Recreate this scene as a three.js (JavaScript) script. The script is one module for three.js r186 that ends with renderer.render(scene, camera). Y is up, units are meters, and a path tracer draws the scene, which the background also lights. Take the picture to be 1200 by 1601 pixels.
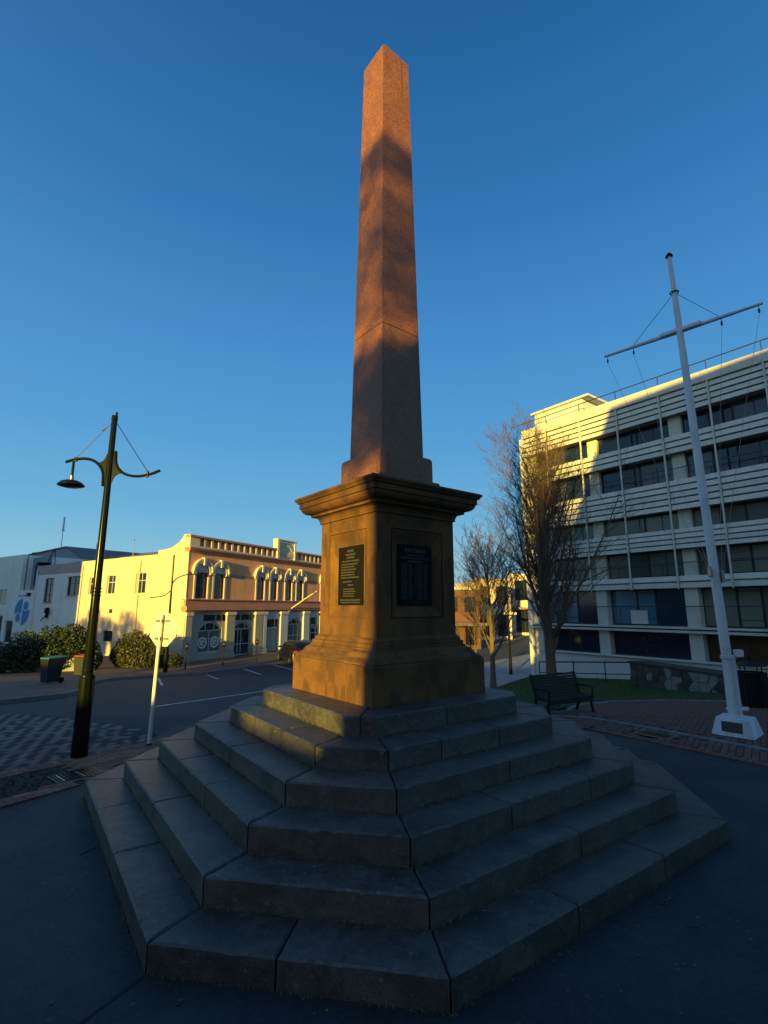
import * as THREE from 'three';
import { mergeGeometries, toCreasedNormals } from 'three/addons/utils/BufferGeometryUtils.js';
import { RoundedBoxGeometry } from 'three/addons/geometries/RoundedBoxGeometry.js';

// ------------------------------------------------------------------ camera, sky, sun
const scene = new THREE.Scene();
const F = 785, PITCH = 0.1885, EYE = 2.4;                       // focal length in photo pixels (1200 x 1601), tilt, eye height
const camera = new THREE.PerspectiveCamera(2 * Math.atan(800.5 / F) * 180 / Math.PI, 0.75, 0.05, 1500);
camera.position.set(0, EYE, 0);
camera.rotation.set(PITCH, 0, 0);
scene.add(camera);

const EXPOSURE = 2.0;
const SUN_AZ = 22 * Math.PI / 180, SUN_EL = 5.0 * Math.PI / 180;   // low sun behind the camera, to its left
const sunDir = new THREE.Vector3(-Math.sin(SUN_AZ) * Math.cos(SUN_EL), Math.sin(SUN_EL), Math.cos(SUN_AZ) * Math.cos(SUN_EL));
const sun = new THREE.DirectionalLight(new THREE.Color().setRGB(1.0, 0.70, 0.10), 5);
sun.position.copy(sunDir).multiplyScalar(150);
sun.target.position.set(0, 3, -20);
sun.position.add(sun.target.position);
sun.castShadow = true;
sun.shadow.mapSize.set(4096, 4096);
Object.assign(sun.shadow.camera, { left: -70, right: 70, top: 45, bottom: -30, near: 1, far: 320 });
sun.shadow.radius = 1;
scene.add(sun, sun.target);

{ // clear evening sky: deep blue overhead, pale towards the horizon, warm glow round the low sun
  const W = 1024, Hh = 512, d = new Float32Array(W * Hh * 4);
  const stops = [[0, .38, .60, .64], [4, .27, .55, .69], [10, .155, .44, .69], [18, .095, .345, .66], [27, .066, .275, .60], [40, .032, .183, .46], [56, .013, .112, .315], [90, .008, .075, .23]];
  const v = new THREE.Vector3();
  for (let j = 0; j < Hh; j++) for (let i = 0; i < W; i++) {
    const ph = ((i + .5) / W - .5) * 2 * Math.PI, th = ((j + .5) / Hh - .5) * Math.PI;
    v.set(Math.cos(ph) * Math.cos(th), Math.sin(th), Math.sin(ph) * Math.cos(th));
    const el = Math.max(0, th * 180 / Math.PI);
    let k = 0; while (k < stops.length - 2 && stops[k + 1][0] < el) k++;
    const a = stops[k], b = stops[k + 1], t = Math.min(1, Math.max(0, (el - a[0]) / (b[0] - a[0])));
    let c = [1, 2, 3].map(q => a[q] + (b[q] - a[q]) * t);
    const g = Math.acos(Math.min(1, Math.max(-1, v.dot(sunDir)))) * 180 / Math.PI;
    const g1 = Math.exp(-g / 9), g2 = Math.exp(-Math.pow(g / 60, 2));
    c = [c[0] + 1.5 * g1 + .21 * g2, c[1] + 1.0 * g1 + .20 * g2, c[2] + .42 * g1 + .16 * g2].map(x => x / EXPOSURE);
    if (th < 0) { const q = Math.max(.12, 1 + th * 6); c = c.map(x => x * q); }
    const o = (j * W + i) * 4; d[o] = c[0]; d[o + 1] = c[1]; d[o + 2] = c[2]; d[o + 3] = 1;
  }
  const tx = new THREE.DataTexture(d, W, Hh, THREE.RGBAFormat, THREE.FloatType);
  tx.mapping = THREE.EquirectangularReflectionMapping; tx.magFilter = tx.minFilter = THREE.LinearFilter; tx.colorSpace = THREE.LinearSRGBColorSpace;
  tx.needsUpdate = true;
  scene.background = tx; scene.environment = tx;
}
const renderer = new THREE.WebGLRenderer({ antialias: true });
renderer.setSize(768, 1024);
renderer.toneMapping = THREE.LinearToneMapping;
renderer.toneMappingExposure = EXPOSURE;
renderer.shadowMap.enabled = true;

// ------------------------------------------------------------------ helpers
let SEED = 7;
const rnd = () => { SEED = (SEED * 1664525 + 1013904223) >>> 0; return SEED / 4294967296; };
const rr = (a, b) => a + (b - a) * rnd();
const lerp = (a, b, t) => a + (b - a) * t, clamp = (x, a, b) => Math.min(b, Math.max(a, x));
const smooth = (a, b, x) => { const t = clamp((x - a) / (b - a), 0, 1); return t * t * (3 - 2 * t); };

function lin2s(x) { x = clamp(x, 0, 1); return x <= .0031308 ? x * 12.92 : 1.055 * Math.pow(x, 1 / 2.4) - .055; }
function hash(x, y, s) { let h = (x * 374761393 + y * 668265263 + s * 2246822519) | 0; h = Math.imul(h ^ (h >>> 13), 1274126177); h ^= h >>> 16; return (h >>> 0) / 4294967296; }
function vnoise(u, v, n, m, s) {                                  // periodic value noise, n x m cells
  const x = u * n, y = v * m, xi = Math.floor(x), yi = Math.floor(y), fx = x - xi, fy = y - yi;
  const sx = fx * fx * (3 - 2 * fx), sy = fy * fy * (3 - 2 * fy), w = (a, b) => hash(((a % n) + n) % n, ((b % m) + m) % m, s);
  return lerp(lerp(w(xi, yi), w(xi + 1, yi), sx), lerp(w(xi, yi + 1), w(xi + 1, yi + 1), sx), sy);
}
// the same noise for a whole row at once (fast path for textures)
function lattice(n, m, s) { const L = new Float32Array(n * m); for (let j = 0; j < m; j++) for (let i = 0; i < n; i++) L[j * n + i] = hash(i, j, s); return L; }
function field(N, n, m, s) {
  const L = lattice(n, m, s), f = new Float32Array(N * N), xi = new Int32Array(N), x1 = new Int32Array(N), sx = new Float32Array(N);
  for (let i = 0; i < N; i++) { const x = i / N * n, k = Math.floor(x), t = x - k; xi[i] = k % n; x1[i] = (k + 1) % n; sx[i] = t * t * (3 - 2 * t); }
  for (let j = 0; j < N; j++) {
    const y = j / N * m, k = Math.floor(y), t = y - k, sy = t * t * (3 - 2 * t), r0 = (k % m) * n, r1 = ((k + 1) % m) * n;
    for (let i = 0; i < N; i++) { const a = L[r0 + xi[i]], b = L[r0 + x1[i]], c = L[r1 + xi[i]], d = L[r1 + x1[i]], p = a + (b - a) * sx[i], q = c + (d - c) * sx[i]; f[j * N + i] = p + (q - p) * sy; }
  }
  return f;
}
const S_LUT = new Uint8Array(4097); for (let i = 0; i <= 4096; i++) S_LUT[i] = Math.round(255 * lin2s(i / 4096));
// surface texture: multiplies a base colour by layered noise and adds speckles; bump from the same noise
function surface(o) {
  const N = o.size || 512, NN = N * N, cd = new Uint8Array(NN * 4), bd = new Uint8Array(NN * 4), s = o.seed || 1, K = new Float32Array(NN);
  (o.layers || []).forEach(([n, m, a], q) => { const f = field(N, n, m, s + q * 17); for (let i = 0; i < NN; i++) K[i] += (f[i] - .5) * a; });
  const tf = o.tint ? field(N, o.tintCells || 5, o.tintCells || 5, s + 91) : null;
  let st = null; if (o.stain) { const [n, m] = o.stain, f = field(N, n, m, s + 301), g = field(N, n * 3, m * 3, s + 302); st = f.map((x, i) => x * .6 + g[i] * .4); }
  const sk = (o.specks || []).map(q => [...q, lattice(q[0], q[0], s + q[0])]), c = [0, 0, 0], gr = o.grain ?? .25;
  for (let j = 0; j < N; j++) for (let i = 0; i < N; i++) {
    const p = j * N + i, k = K[p]; let b = .5 + k * .7;
    for (let q = 0; q < 3; q++) c[q] = o.color[q] * (1 + k + (tf ? o.tint[q] * (tf[p] - .5) : 0));
    for (const [cells, pr, col, mix, L] of sk) { const h = L[((j * cells / N) | 0) * cells + ((i * cells / N) | 0)]; if (h < pr) { const mm = mix * (.5 + .5 * h / pr); for (let q = 0; q < 3; q++) c[q] += (col[q] - c[q]) * mm; b -= .12; } }
    if (st) { const t = smooth(o.stain[2], o.stain[2] + .14, st[p]) * o.stain[4], col = o.stain[3]; for (let q = 0; q < 3; q++) c[q] += (col[q] - c[q]) * t; }
    b += (rnd() - .5) * gr; b = b < 0 ? 0 : b > 1 ? 255 : (b * 255) | 0;
    const w = p * 4; for (let q = 0; q < 3; q++) { const x = c[q]; cd[w + q] = S_LUT[x <= 0 ? 0 : x >= 1 ? 4096 : (x * 4096) | 0]; bd[w + q] = b; }
    cd[w + 3] = bd[w + 3] = 255;
  }
  const mk = (a, sr) => { const t = new THREE.DataTexture(a, N, N, THREE.RGBAFormat); t.wrapS = t.wrapT = THREE.RepeatWrapping; t.magFilter = THREE.LinearFilter; t.minFilter = THREE.LinearMipmapLinearFilter; t.generateMipmaps = true; t.colorSpace = sr ? THREE.SRGBColorSpace : THREE.NoColorSpace; t.repeat.set(1 / (o.tile || 1), 1 / (o.tileV || o.tile || 1)); t.needsUpdate = true; return t; };
  const m = new THREE.MeshStandardMaterial({ map: mk(cd, true), roughness: o.rough ?? .9, metalness: 0 });
  if (o.bump) { m.bumpMap = mk(bd, false); m.bumpScale = o.bump; }
  return m;
}
function tinted(m, k) { const c = m.clone(); if (Array.isArray(k)) c.color.setRGB(...k); else c.color.setScalar(k); return c; }
function plain(r, g, b, rough = .7, metal = 0, extra = {}) { const m = new THREE.MeshPhysicalMaterial({ roughness: rough, metalness: metal, ...extra }); m.color.setRGB(r, g, b); return m; }

// every geometry: non-indexed, position + normal + uv in metres
function norm(g) {
  let n = g.index ? g.toNonIndexed() : g;
  if (!n.attributes.normal) n.computeVertexNormals();
  for (const k of Object.keys(n.attributes)) if (!['position', 'normal'].includes(k) && !(k === 'uv' && n.userData.keepUV)) n.deleteAttribute(k);
  if (!n.attributes.uv) {
    const p = n.attributes.position, uv = new Float32Array(p.count * 2), A = new THREE.Vector3(), B = new THREE.Vector3(), C = new THREE.Vector3();
    for (let i = 0; i < p.count; i += 3) {
      A.fromBufferAttribute(p, i); B.fromBufferAttribute(p, i + 1); C.fromBufferAttribute(p, i + 2);
      const nn = B.clone().sub(A).cross(C.clone().sub(A)).normalize();
      const up = Math.abs(nn.y) > .72, l = Math.hypot(nn.x, nn.z) || 1, tx = nn.z / l, tz = -nn.x / l;
      [A, B, C].forEach((q, k) => { uv[(i + k) * 2] = up ? q.x : q.x * tx + q.z * tz; uv[(i + k) * 2 + 1] = up ? q.z : q.y; });
    }
    n.setAttribute('uv', new THREE.BufferAttribute(uv, 2));
  }
  n.morphAttributes = {}; return n;
}
const names = {};
function numbered(n) { names[n] = (names[n] ?? -1) + 1; return names[n] ? `${n}_${String(names[n]).padStart(3, '0')}` : n; }
function obj(name, geos, m, parent = scene) {
  const list = (Array.isArray(geos) ? geos : [geos]).map(norm);
  const g = list.length > 1 ? mergeGeometries(list) : list[0];
  const o = new THREE.Mesh(g, m);
  o.name = parent === scene ? numbered(name) : name; o.castShadow = o.receiveShadow = true; parent.add(o); return o;
}
function tag(o, label, category, group) { o.userData.label = label; o.userData.category = category; if (group) o.userData.group = group; return o; }
function thing(name, label, category, [x, y, z] = [0, 0, 0], turn = 0, group) {
  const o = new THREE.Group(); o.name = numbered(name); o.position.set(x, y, z); o.rotation.y = turn; scene.add(o);
  return tag(o, label, category, group);
}
function part(name, parent) { const o = new THREE.Group(); o.name = name; parent.add(o); return o; }
function struct(name, geos, m) { const o = obj(name, geos, m); o.userData.kind = 'structure'; return o; }
function dup(root, [x, y, z], turn, label) { const r = root.clone(); r.userData = { ...root.userData }; r.name = numbered(root.name.replace(/_\d{3}$/, '')); r.position.set(x, y, z); r.rotation.y = turn; if (label) r.userData.label = label; scene.add(r); return r; }

function bx(x0, x1, y0, y1, z0, z1) { const g = new THREE.BoxGeometry(x1 - x0, y1 - y0, z1 - z0); g.translate((x0 + x1) / 2, (y0 + y1) / 2, (z0 + z1) / 2); return g; }
function rbx(x0, x1, y0, y1, z0, z1, r = .02) { const g = new RoundedBoxGeometry(x1 - x0, y1 - y0, z1 - z0, 2, r); g.translate((x0 + x1) / 2, (y0 + y1) / 2, (z0 + z1) / 2); return g; }
function cyl(r0, r1, y0, y1, x = 0, z = 0, seg = 16) { const g = new THREE.CylinderGeometry(r1, r0, y1 - y0, seg); g.translate(x, (y0 + y1) / 2, z); return g; }
function lathe(pts, seg = 32) { return new THREE.LatheGeometry(pts.map(p => new THREE.Vector2(p[0], p[1])), seg); }
function mv(g, x, y, z, ry = 0, rx = 0, rz = 0) { if (rx) g.rotateX(rx); if (rz) g.rotateZ(rz); if (ry) g.rotateY(ry); g.translate(x, y, z); return g; }
function tri(verts) { const g = new THREE.BufferGeometry(); g.setAttribute('position', new THREE.BufferAttribute(new Float32Array(verts), 3)); g.computeVertexNormals(); return g; }
function quad(out, a, b, c, d) { out.push(...a, ...b, ...c, ...a, ...c, ...d); }
// tapered tube along points, radius per point
function tubePts(pts, rad, seg = 8, out = null) {
  const o = out || [], rings = [], up = new THREE.Vector3(), t = new THREE.Vector3(), s = new THREE.Vector3(), b = new THREE.Vector3();
  const V = pts.map(p => p.isVector3 ? p : new THREE.Vector3(...p));
  let ref = new THREE.Vector3(.31, .2, .93);
  for (let i = 0; i < V.length; i++) {
    t.subVectors(V[Math.min(i + 1, V.length - 1)], V[Math.max(i - 1, 0)]).normalize();
    if (Math.abs(t.dot(ref)) > .95) ref = new THREE.Vector3(.93, .1, .3);
    s.crossVectors(t, ref).normalize(); b.crossVectors(s, t).normalize();
    const R = [], q = typeof rad === 'number' ? rad : rad[i];
    for (let k = 0; k < seg; k++) { const a = k / seg * 2 * Math.PI; R.push([V[i].x + (s.x * Math.cos(a) + b.x * Math.sin(a)) * q, V[i].y + (s.y * Math.cos(a) + b.y * Math.sin(a)) * q, V[i].z + (s.z * Math.cos(a) + b.z * Math.sin(a)) * q]); }
    rings.push(R);
  }
  for (let i = 0; i + 1 < rings.length; i++) for (let k = 0; k < seg; k++) { const l = (k + 1) % seg; quad(o, rings[i][k], rings[i + 1][k], rings[i + 1][l], rings[i][l]); }
  if (seg > 4) for (const [R, f] of [[rings[0], 1], [rings[rings.length - 1], 0]]) for (let k = 1; k + 1 < seg; k++) f ? o.push(...R[0], ...R[k], ...R[k + 1]) : o.push(...R[0], ...R[k + 1], ...R[k]);
  return out ? null : tri(o);
}
function smoothTube(pts, rad, seg = 10, n = 24) { const c = new THREE.CatmullRomCurve3(pts.map(p => new THREE.Vector3(...p))); const g = tubePts(c.getPoints(n), rad, seg); return g; }
// wall with real openings: x0..x1, y0..y1, z from -th to 0
function wall(x0, x1, y0, y1, z0, z1, holes) {
  const ys = [...new Set([y0, y1, ...holes.flatMap(h => [h[2], h[3]])])].filter(y => y >= y0 && y <= y1).sort((a, b) => a - b), out = [];
  for (let i = 0; i + 1 < ys.length; i++) {
    const m = (ys[i] + ys[i + 1]) / 2; let x = x0;
    for (const h of holes.filter(h => h[2] < m && h[3] > m).sort((a, b) => a[0] - b[0])) { if (h[0] > x + 1e-4) out.push(bx(x, h[0], ys[i], ys[i + 1], z0, z1)); x = Math.max(x, h[1]); }
    if (x < x1 - 1e-4) out.push(bx(x, x1, ys[i], ys[i + 1], z0, z1));
  }
  return out;
}

// ------------------------------------------------------------------ the lie of the land
function G(x, z) {                                                // level round the memorial, falling away beyond it
  const D = -z, k = smooth(-8, 8, x), a = .075 + .02 * k, d1 = 29 + 11 * k;
  return -a * clamp(D - 12, 0, d1 - 12);
}
const cp = Math.cos(PITCH), sp = Math.sin(PITCH);
function ray(px, py) { const dx = (px - 600) / F, dy = -(py - 800.5) / F; return [dx, dy * cp + sp, dy * sp - cp]; }
function ground(px, py, off = 0) { const r = ray(px, py); let t = .2; while (t < 400 && EYE + r[1] * t > G(r[0] * t, r[2] * t) + off) t *= 1.001; return [r[0] * t, EYE + r[1] * t, r[2] * t]; }
// a facade: origin (x, z), direction of its local x; local z points outwards
class Facade {
  constructor(ox, oz, ax, az, base) { this.o = [ox, oz]; const l = Math.hypot(ax, az); this.a = [ax / l, az / l]; this.base = base; this.turn = Math.atan2(-az, ax); }
  at(px, py) { const r = ray(px, py), n = [-this.a[1], this.a[0]], t = (n[0] * this.o[0] + n[1] * this.o[1]) / (n[0] * r[0] + n[1] * r[2]); return [(r[0] * t - this.o[0]) * this.a[0] + (r[2] * t - this.o[1]) * this.a[1], EYE + r[1] * t - this.base]; }
  rect(x0, y0, x1, y1) { const xm = (x0 + x1) / 2, ym = (y0 + y1) / 2; return [this.at(x0, ym)[0], this.at(x1, ym)[0], this.at(xm, y1)[1], this.at(xm, y0)[1]]; }
  pos() { return [this.o[0], this.base, this.o[1]]; }
}
// sheet that follows the ground: bilinear patch over four corners
function sheet(a, b, c, d, off, nu = 12, nv = 12) {
  const o = [], P = (u, v) => { const x = lerp(lerp(a[0], b[0], u), lerp(d[0], c[0], u), v), z = lerp(lerp(a[1], b[1], u), lerp(d[1], c[1], u), v); return [x, G(x, z) + off, z]; };
  for (let i = 0; i < nu; i++) for (let j = 0; j < nv; j++) {
    const A = P(i / nu, j / nv), B = P((i + 1) / nu, j / nv), C = P((i + 1) / nu, (j + 1) / nv), D = P(i / nu, (j + 1) / nv);
    const cr = (B[0] - A[0]) * (C[2] - A[2]) - (B[2] - A[2]) * (C[0] - A[0]);
    cr < 0 ? quad(o, A, B, C, D) : quad(o, A, D, C, B);
  }
  return tri(o);
}
// strip of rectangular section along a line on the ground (kerbs, bands)
function strip(pts, w, h, off = 0, step = 1) {
  const o = [], L = [];
  for (let i = 0; i + 1 < pts.length; i++) { const d = Math.hypot(pts[i + 1][0] - pts[i][0], pts[i + 1][1] - pts[i][1]), n = Math.max(1, Math.round(d / step)); for (let k = 0; k < n; k++) L.push([lerp(pts[i][0], pts[i + 1][0], k / n), lerp(pts[i][1], pts[i + 1][1], k / n)]); }
  L.push(pts[pts.length - 1]);
  const R = L.map((p, i) => { const a = L[Math.max(0, i - 1)], b = L[Math.min(L.length - 1, i + 1)], l = Math.hypot(b[0] - a[0], b[1] - a[1]) || 1, nx = -(b[1] - a[1]) / l * w / 2, nz = (b[0] - a[0]) / l * w / 2; return [[p[0] + nx, p[1] + nz], [p[0] - nx, p[1] - nz]]; });
  const q = (p, y) => [p[0], G(p[0], p[1]) + y, p[1]];
  for (let i = 0; i + 1 < R.length; i++) {
    const [a, b] = R[i], [c, d] = R[i + 1];
    quad(o, q(a, off + h), q(c, off + h), q(d, off + h), q(b, off + h)); quad(o, q(a, off), q(c, off), q(c, off + h), q(a, off + h)); quad(o, q(b, off + h), q(d, off + h), q(d, off), q(b, off));
  }
  const g = tri(o); return g;
}

// ------------------------------------------------------------------ materials
const M = {};
M.asphalt = surface({ color: [.028, .032, .036], layers: [[4, 4, .35], [13, 13, .25], [60, 60, .25], [160, 160, .25]], specks: [[256, .10, [.085, .085, .085], .5], [170, .02, [.12, .12, .115], .6]], bump: .004, size: 1024, tile: 4, seed: 3, rough: .88, tint: [.1, 0, -.1] });
M.plaza = surface({ color: [.019, .023, .026], layers: [[3, 3, .7], [11, 11, .5], [50, 50, .4], [200, 200, .4]], specks: [[300, .10, [.06, .06, .058], .4], [140, .004, [.09, .09, .085], .5]], stain: [3, 3, .54, [.038, .040, .042], .7], bump: .003, size: 1024, tile: 4.3, seed: 8, rough: .72 });
M.step = surface({ color: [.070, .064, .056], layers: [[3, 3, .6], [9, 9, .55], [40, 40, .5], [150, 150, .5]], specks: [[256, .06, [.15, .14, .125], .6], [256, .10, [.03, .028, .026], .6], [90, .010, [.22, .21, .19], .6]], stain: [5, 5, .58, [.040, .038, .035], .55], bump: .005, size: 1024, tile: 1.9, seed: 21, rough: .50 });
M.joint = plain(.022, .022, .022, .95);
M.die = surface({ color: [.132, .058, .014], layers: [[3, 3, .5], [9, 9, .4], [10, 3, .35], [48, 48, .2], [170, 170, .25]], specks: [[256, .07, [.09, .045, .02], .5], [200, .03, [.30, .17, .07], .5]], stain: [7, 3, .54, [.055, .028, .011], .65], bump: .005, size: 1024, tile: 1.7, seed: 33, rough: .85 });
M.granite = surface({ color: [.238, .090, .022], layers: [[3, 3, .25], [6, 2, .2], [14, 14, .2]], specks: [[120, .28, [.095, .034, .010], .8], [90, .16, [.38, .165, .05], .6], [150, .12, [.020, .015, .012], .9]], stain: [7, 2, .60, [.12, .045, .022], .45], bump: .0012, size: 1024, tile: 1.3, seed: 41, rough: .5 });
M.bronze = plain(.035, .038, .042, .38, .75);
M.moss = surface({ color: [.075, .095, .035], layers: [[20, 20, .8]], size: 128, tile: .3, seed: 4 });
M.brickRed = surface({ color: [.150, .070, .048], layers: [[4, 4, .3], [40, 40, .3], [120, 120, .3]], bump: .002, size: 256, tile: .7, seed: 51 });
M.brickTan = surface({ color: [.23, .125, .082], layers: [[4, 4, .3], [40, 40, .3], [120, 120, .3]], bump: .002, size: 256, tile: .7, seed: 52 });
M.paverLight = surface({ color: [.20, .165, .14], layers: [[4, 4, .3], [60, 60, .3]], bump: .002, size: 256, tile: .7, seed: 53 });
M.paverDark = surface({ color: [.030, .031, .036], layers: [[4, 4, .3], [60, 60, .4]], bump: .002, size: 256, tile: .7, seed: 54 });
M.footway = surface({ color: [.135, .085, .062], layers: [[5, 5, .4], [22, 22, .3], [90, 90, .4]], specks: [[64, .25, [.09, .05, .035], .5]], size: 512, tile: 3, seed: 55, bump: .003 });
M.concrete = surface({ color: [.30, .29, .27], layers: [[4, 4, .25], [16, 16, .2], [90, 90, .2]], stain: [4, 4, .58, [.17, .165, .155], .5], size: 512, tile: 3, seed: 56, bump: .003 });
M.kerb = surface({ color: [.17, .165, .155], layers: [[6, 6, .3], [60, 60, .3]], size: 256, tile: 1.5, seed: 57, bump: .003 });
M.white = plain(.62, .62, .60, .6);
M.paint = surface({ color: [.58, .58, .56], layers: [[6, 6, .25], [40, 40, .25]], stain: [8, 8, .52, [.22, .22, .22], .6], size: 256, tile: 1.6, seed: 58 });
M.soil = surface({ color: [.022, .019, .015], layers: [[10, 10, .6], [50, 50, .6]], specks: [[64, .06, [.06, .05, .04], .6]], size: 256, tile: 1, seed: 59, bump: .015 });
M.lawn = surface({ color: [.022, .050, .008], layers: [[6, 6, .5], [30, 30, .5]], size: 512, tile: 2.5, seed: 60, bump: .01 });
M.grass = tinted(surface({ color: [.05, .115, .016], layers: [[9, 9, .5]], size: 128, tile: 4, seed: 61 }), 1); M.grass.side = THREE.DoubleSide;
M.litter = tinted(surface({ color: [.16, .10, .045], layers: [[9, 9, .9]], size: 128, tile: 1, seed: 62 }), 1); M.litter.side = THREE.DoubleSide;
M.cream = surface({ color: [.64, .52, .36], layers: [[3, 3, .08], [12, 12, .06], [70, 70, .06]], stain: [14, 2, .58, [.46, .40, .27], .5], size: 512, tile: 5, seed: 71, bump: .003 });
M.creamShade = surface({ color: [.85, .82, .72], layers: [[3, 3, .08], [12, 12, .06], [70, 70, .06]], stain: [14, 2, .64, [.62, .60, .53], .4], size: 512, tile: 5, seed: 72, bump: .003 });
M.pinkBand = surface({ color: [.47, .35, .31], layers: [[3, 3, .1], [30, 30, .08]], size: 256, tile: 4, seed: 73 });
M.tan = surface({ color: [.76, .37, .17], layers: [[3, 3, .12], [16, 16, .1], [80, 80, .1]], stain: [12, 3, .62, [.42, .25, .155], .4], size: 512, tile: 4, seed: 74, bump: .003 });
M.trim = surface({ color: [.66, .55, .37], layers: [[5, 5, .12], [50, 50, .1]], size: 256, tile: 2, seed: 75 });
M.fascia = surface({ color: [.42, .205, .14], layers: [[5, 5, .15], [50, 50, .1]], size: 256, tile: 3, seed: 76 });
M.shopBlue = surface({ color: [.43, .46, .48], layers: [[5, 5, .1], [50, 50, .08]], size: 256, tile: 3, seed: 77 });
M.shopGrey = surface({ color: [.34, .33, .285], layers: [[5, 5, .1], [50, 50, .08]], size: 256, tile: 3, seed: 78 });
M.slate = surface({ color: [.16, .145, .14], layers: [[4, 4, .2], [60, 4, .3]], size: 256, tile: 3, seed: 79 });
M.bluegrey = surface({ color: [.24, .28, .31], layers: [[4, 4, .1], [50, 3, .12]], size: 256, tile: 3, seed: 80 });
M.glass = plain(.012, .016, .022, .05, 0, { specularIntensity: 1 });
M.glassNavy = plain(.010, .022, .045, .07); M.glassBlind = plain(.06, .16, .24, .1); M.glassCurtain = plain(.17, .19, .15, .09); M.glassCurtain2 = plain(.11, .125, .105, .09); M.glassBrown = plain(.085, .048, .020, .09);
M.frame = plain(.03, .032, .035, .5, .3); M.frameWhite = plain(.55, .53, .48, .6); M.frameDark = plain(.06, .026, .022, .5);
M.board = surface({ color: [.66, .64, .54], layers: [[3, 3, .1], [60, 6, .1], [8, 30, .08]], stain: [20, 3, .66, [.50, .49, .42], .4], size: 512, tile: 3, seed: 81 });
M.pier = surface({ color: [.60, .58, .50], layers: [[3, 3, .12], [40, 40, .08]], stain: [12, 3, .62, [.36, .35, .32], .4], size: 256, tile: 3, seed: 82 });
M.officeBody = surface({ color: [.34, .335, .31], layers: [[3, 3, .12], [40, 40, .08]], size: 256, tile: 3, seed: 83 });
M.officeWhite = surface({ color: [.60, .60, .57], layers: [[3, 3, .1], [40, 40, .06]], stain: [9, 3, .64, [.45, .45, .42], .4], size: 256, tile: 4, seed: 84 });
M.lampGreen = plain(.008, .011, .010, .17, 0, { specularIntensity: .2 });
M.steel = plain(.35, .35, .34, .4, .9);
M.mastWhite = surface({ color: [.68, .69, .70], layers: [[3, 3, .1], [30, 30, .08]], stain: [6, 2, .68, [.45, .44, .42], .35], size: 256, tile: 1.5, seed: 85, rough: .5 });
M.rope = plain(.35, .34, .31, .9); M.darkMetal = plain(.010, .010, .012, .4, 0, { specularIntensity: .3 });
M.bark = surface({ color: [.13, .092, .058], layers: [[24, 3, .6], [60, 8, .5]], size: 256, tile: .5, tileV: 1.4, seed: 86, bump: .01 });
M.twig = plain(.145, .088, .052, .85);
M.rubble = [.5, .9, .65, 2.3].map((k, i) => surface({ color: [.095 * k, .09 * k, .085 * k], layers: [[4, 4, .4], [30, 30, .4]], size: 128, tile: .8, seed: 90 + i, bump: .008 }));
M.brownBrick = surface({ color: [.13, .062, .04], layers: [[5, 5, .3], [60, 60, .3]], size: 256, tile: 3, seed: 96 });
M.timber = surface({ color: [.012, .009, .007], layers: [[3, 40, .5]], size: 128, tile: .6, seed: 95, rough: .7 });

// ------------------------------------------------------------------ ground sheets
{
  const o = [], xs = [], zs = [];
  for (let v = -700; v < -60; v += 80) xs.push(v); for (let v = -60; v <= 60; v += 1.5) xs.push(v); for (let v = 140; v <= 700; v += 80) xs.push(v);
  for (let v = -900; v < -60; v += 84) zs.push(v); for (let v = -60; v <= 20; v += 1.5) zs.push(v); for (let v = 60; v <= 300; v += 60) zs.push(v);
  const P = (x, z) => [x, G(x, z) - .05, z];
  for (let i = 0; i + 1 < xs.length; i++) for (let j = 0; j + 1 < zs.length; j++) quad(o, P(xs[i], zs[j + 1]), P(xs[i + 1], zs[j + 1]), P(xs[i + 1], zs[j]), P(xs[i], zs[j]));
  struct('ground', tri(o), M.asphalt);
  struct('road', [sheet([-45, -11], [5, -11], [5, -60], [-45, -60], 0, 50, 50), sheet([5, -18], [60, -18], [60, -130], [5, -130], 0, 50, 60), sheet([-40, -60], [5, -60], [5, -130], [-40, -130], 0, 30, 30), sheet([-45, 8], [-4.3, 8], [-4.3, -11], [-45, -11], 0, 20, 20)], M.asphalt);
  struct('memorial_plaza', sheet([-4.3, 8], [9, 8], [9, -11], [-4.3, -11], .004, 12, 12), M.plaza);
}

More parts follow.
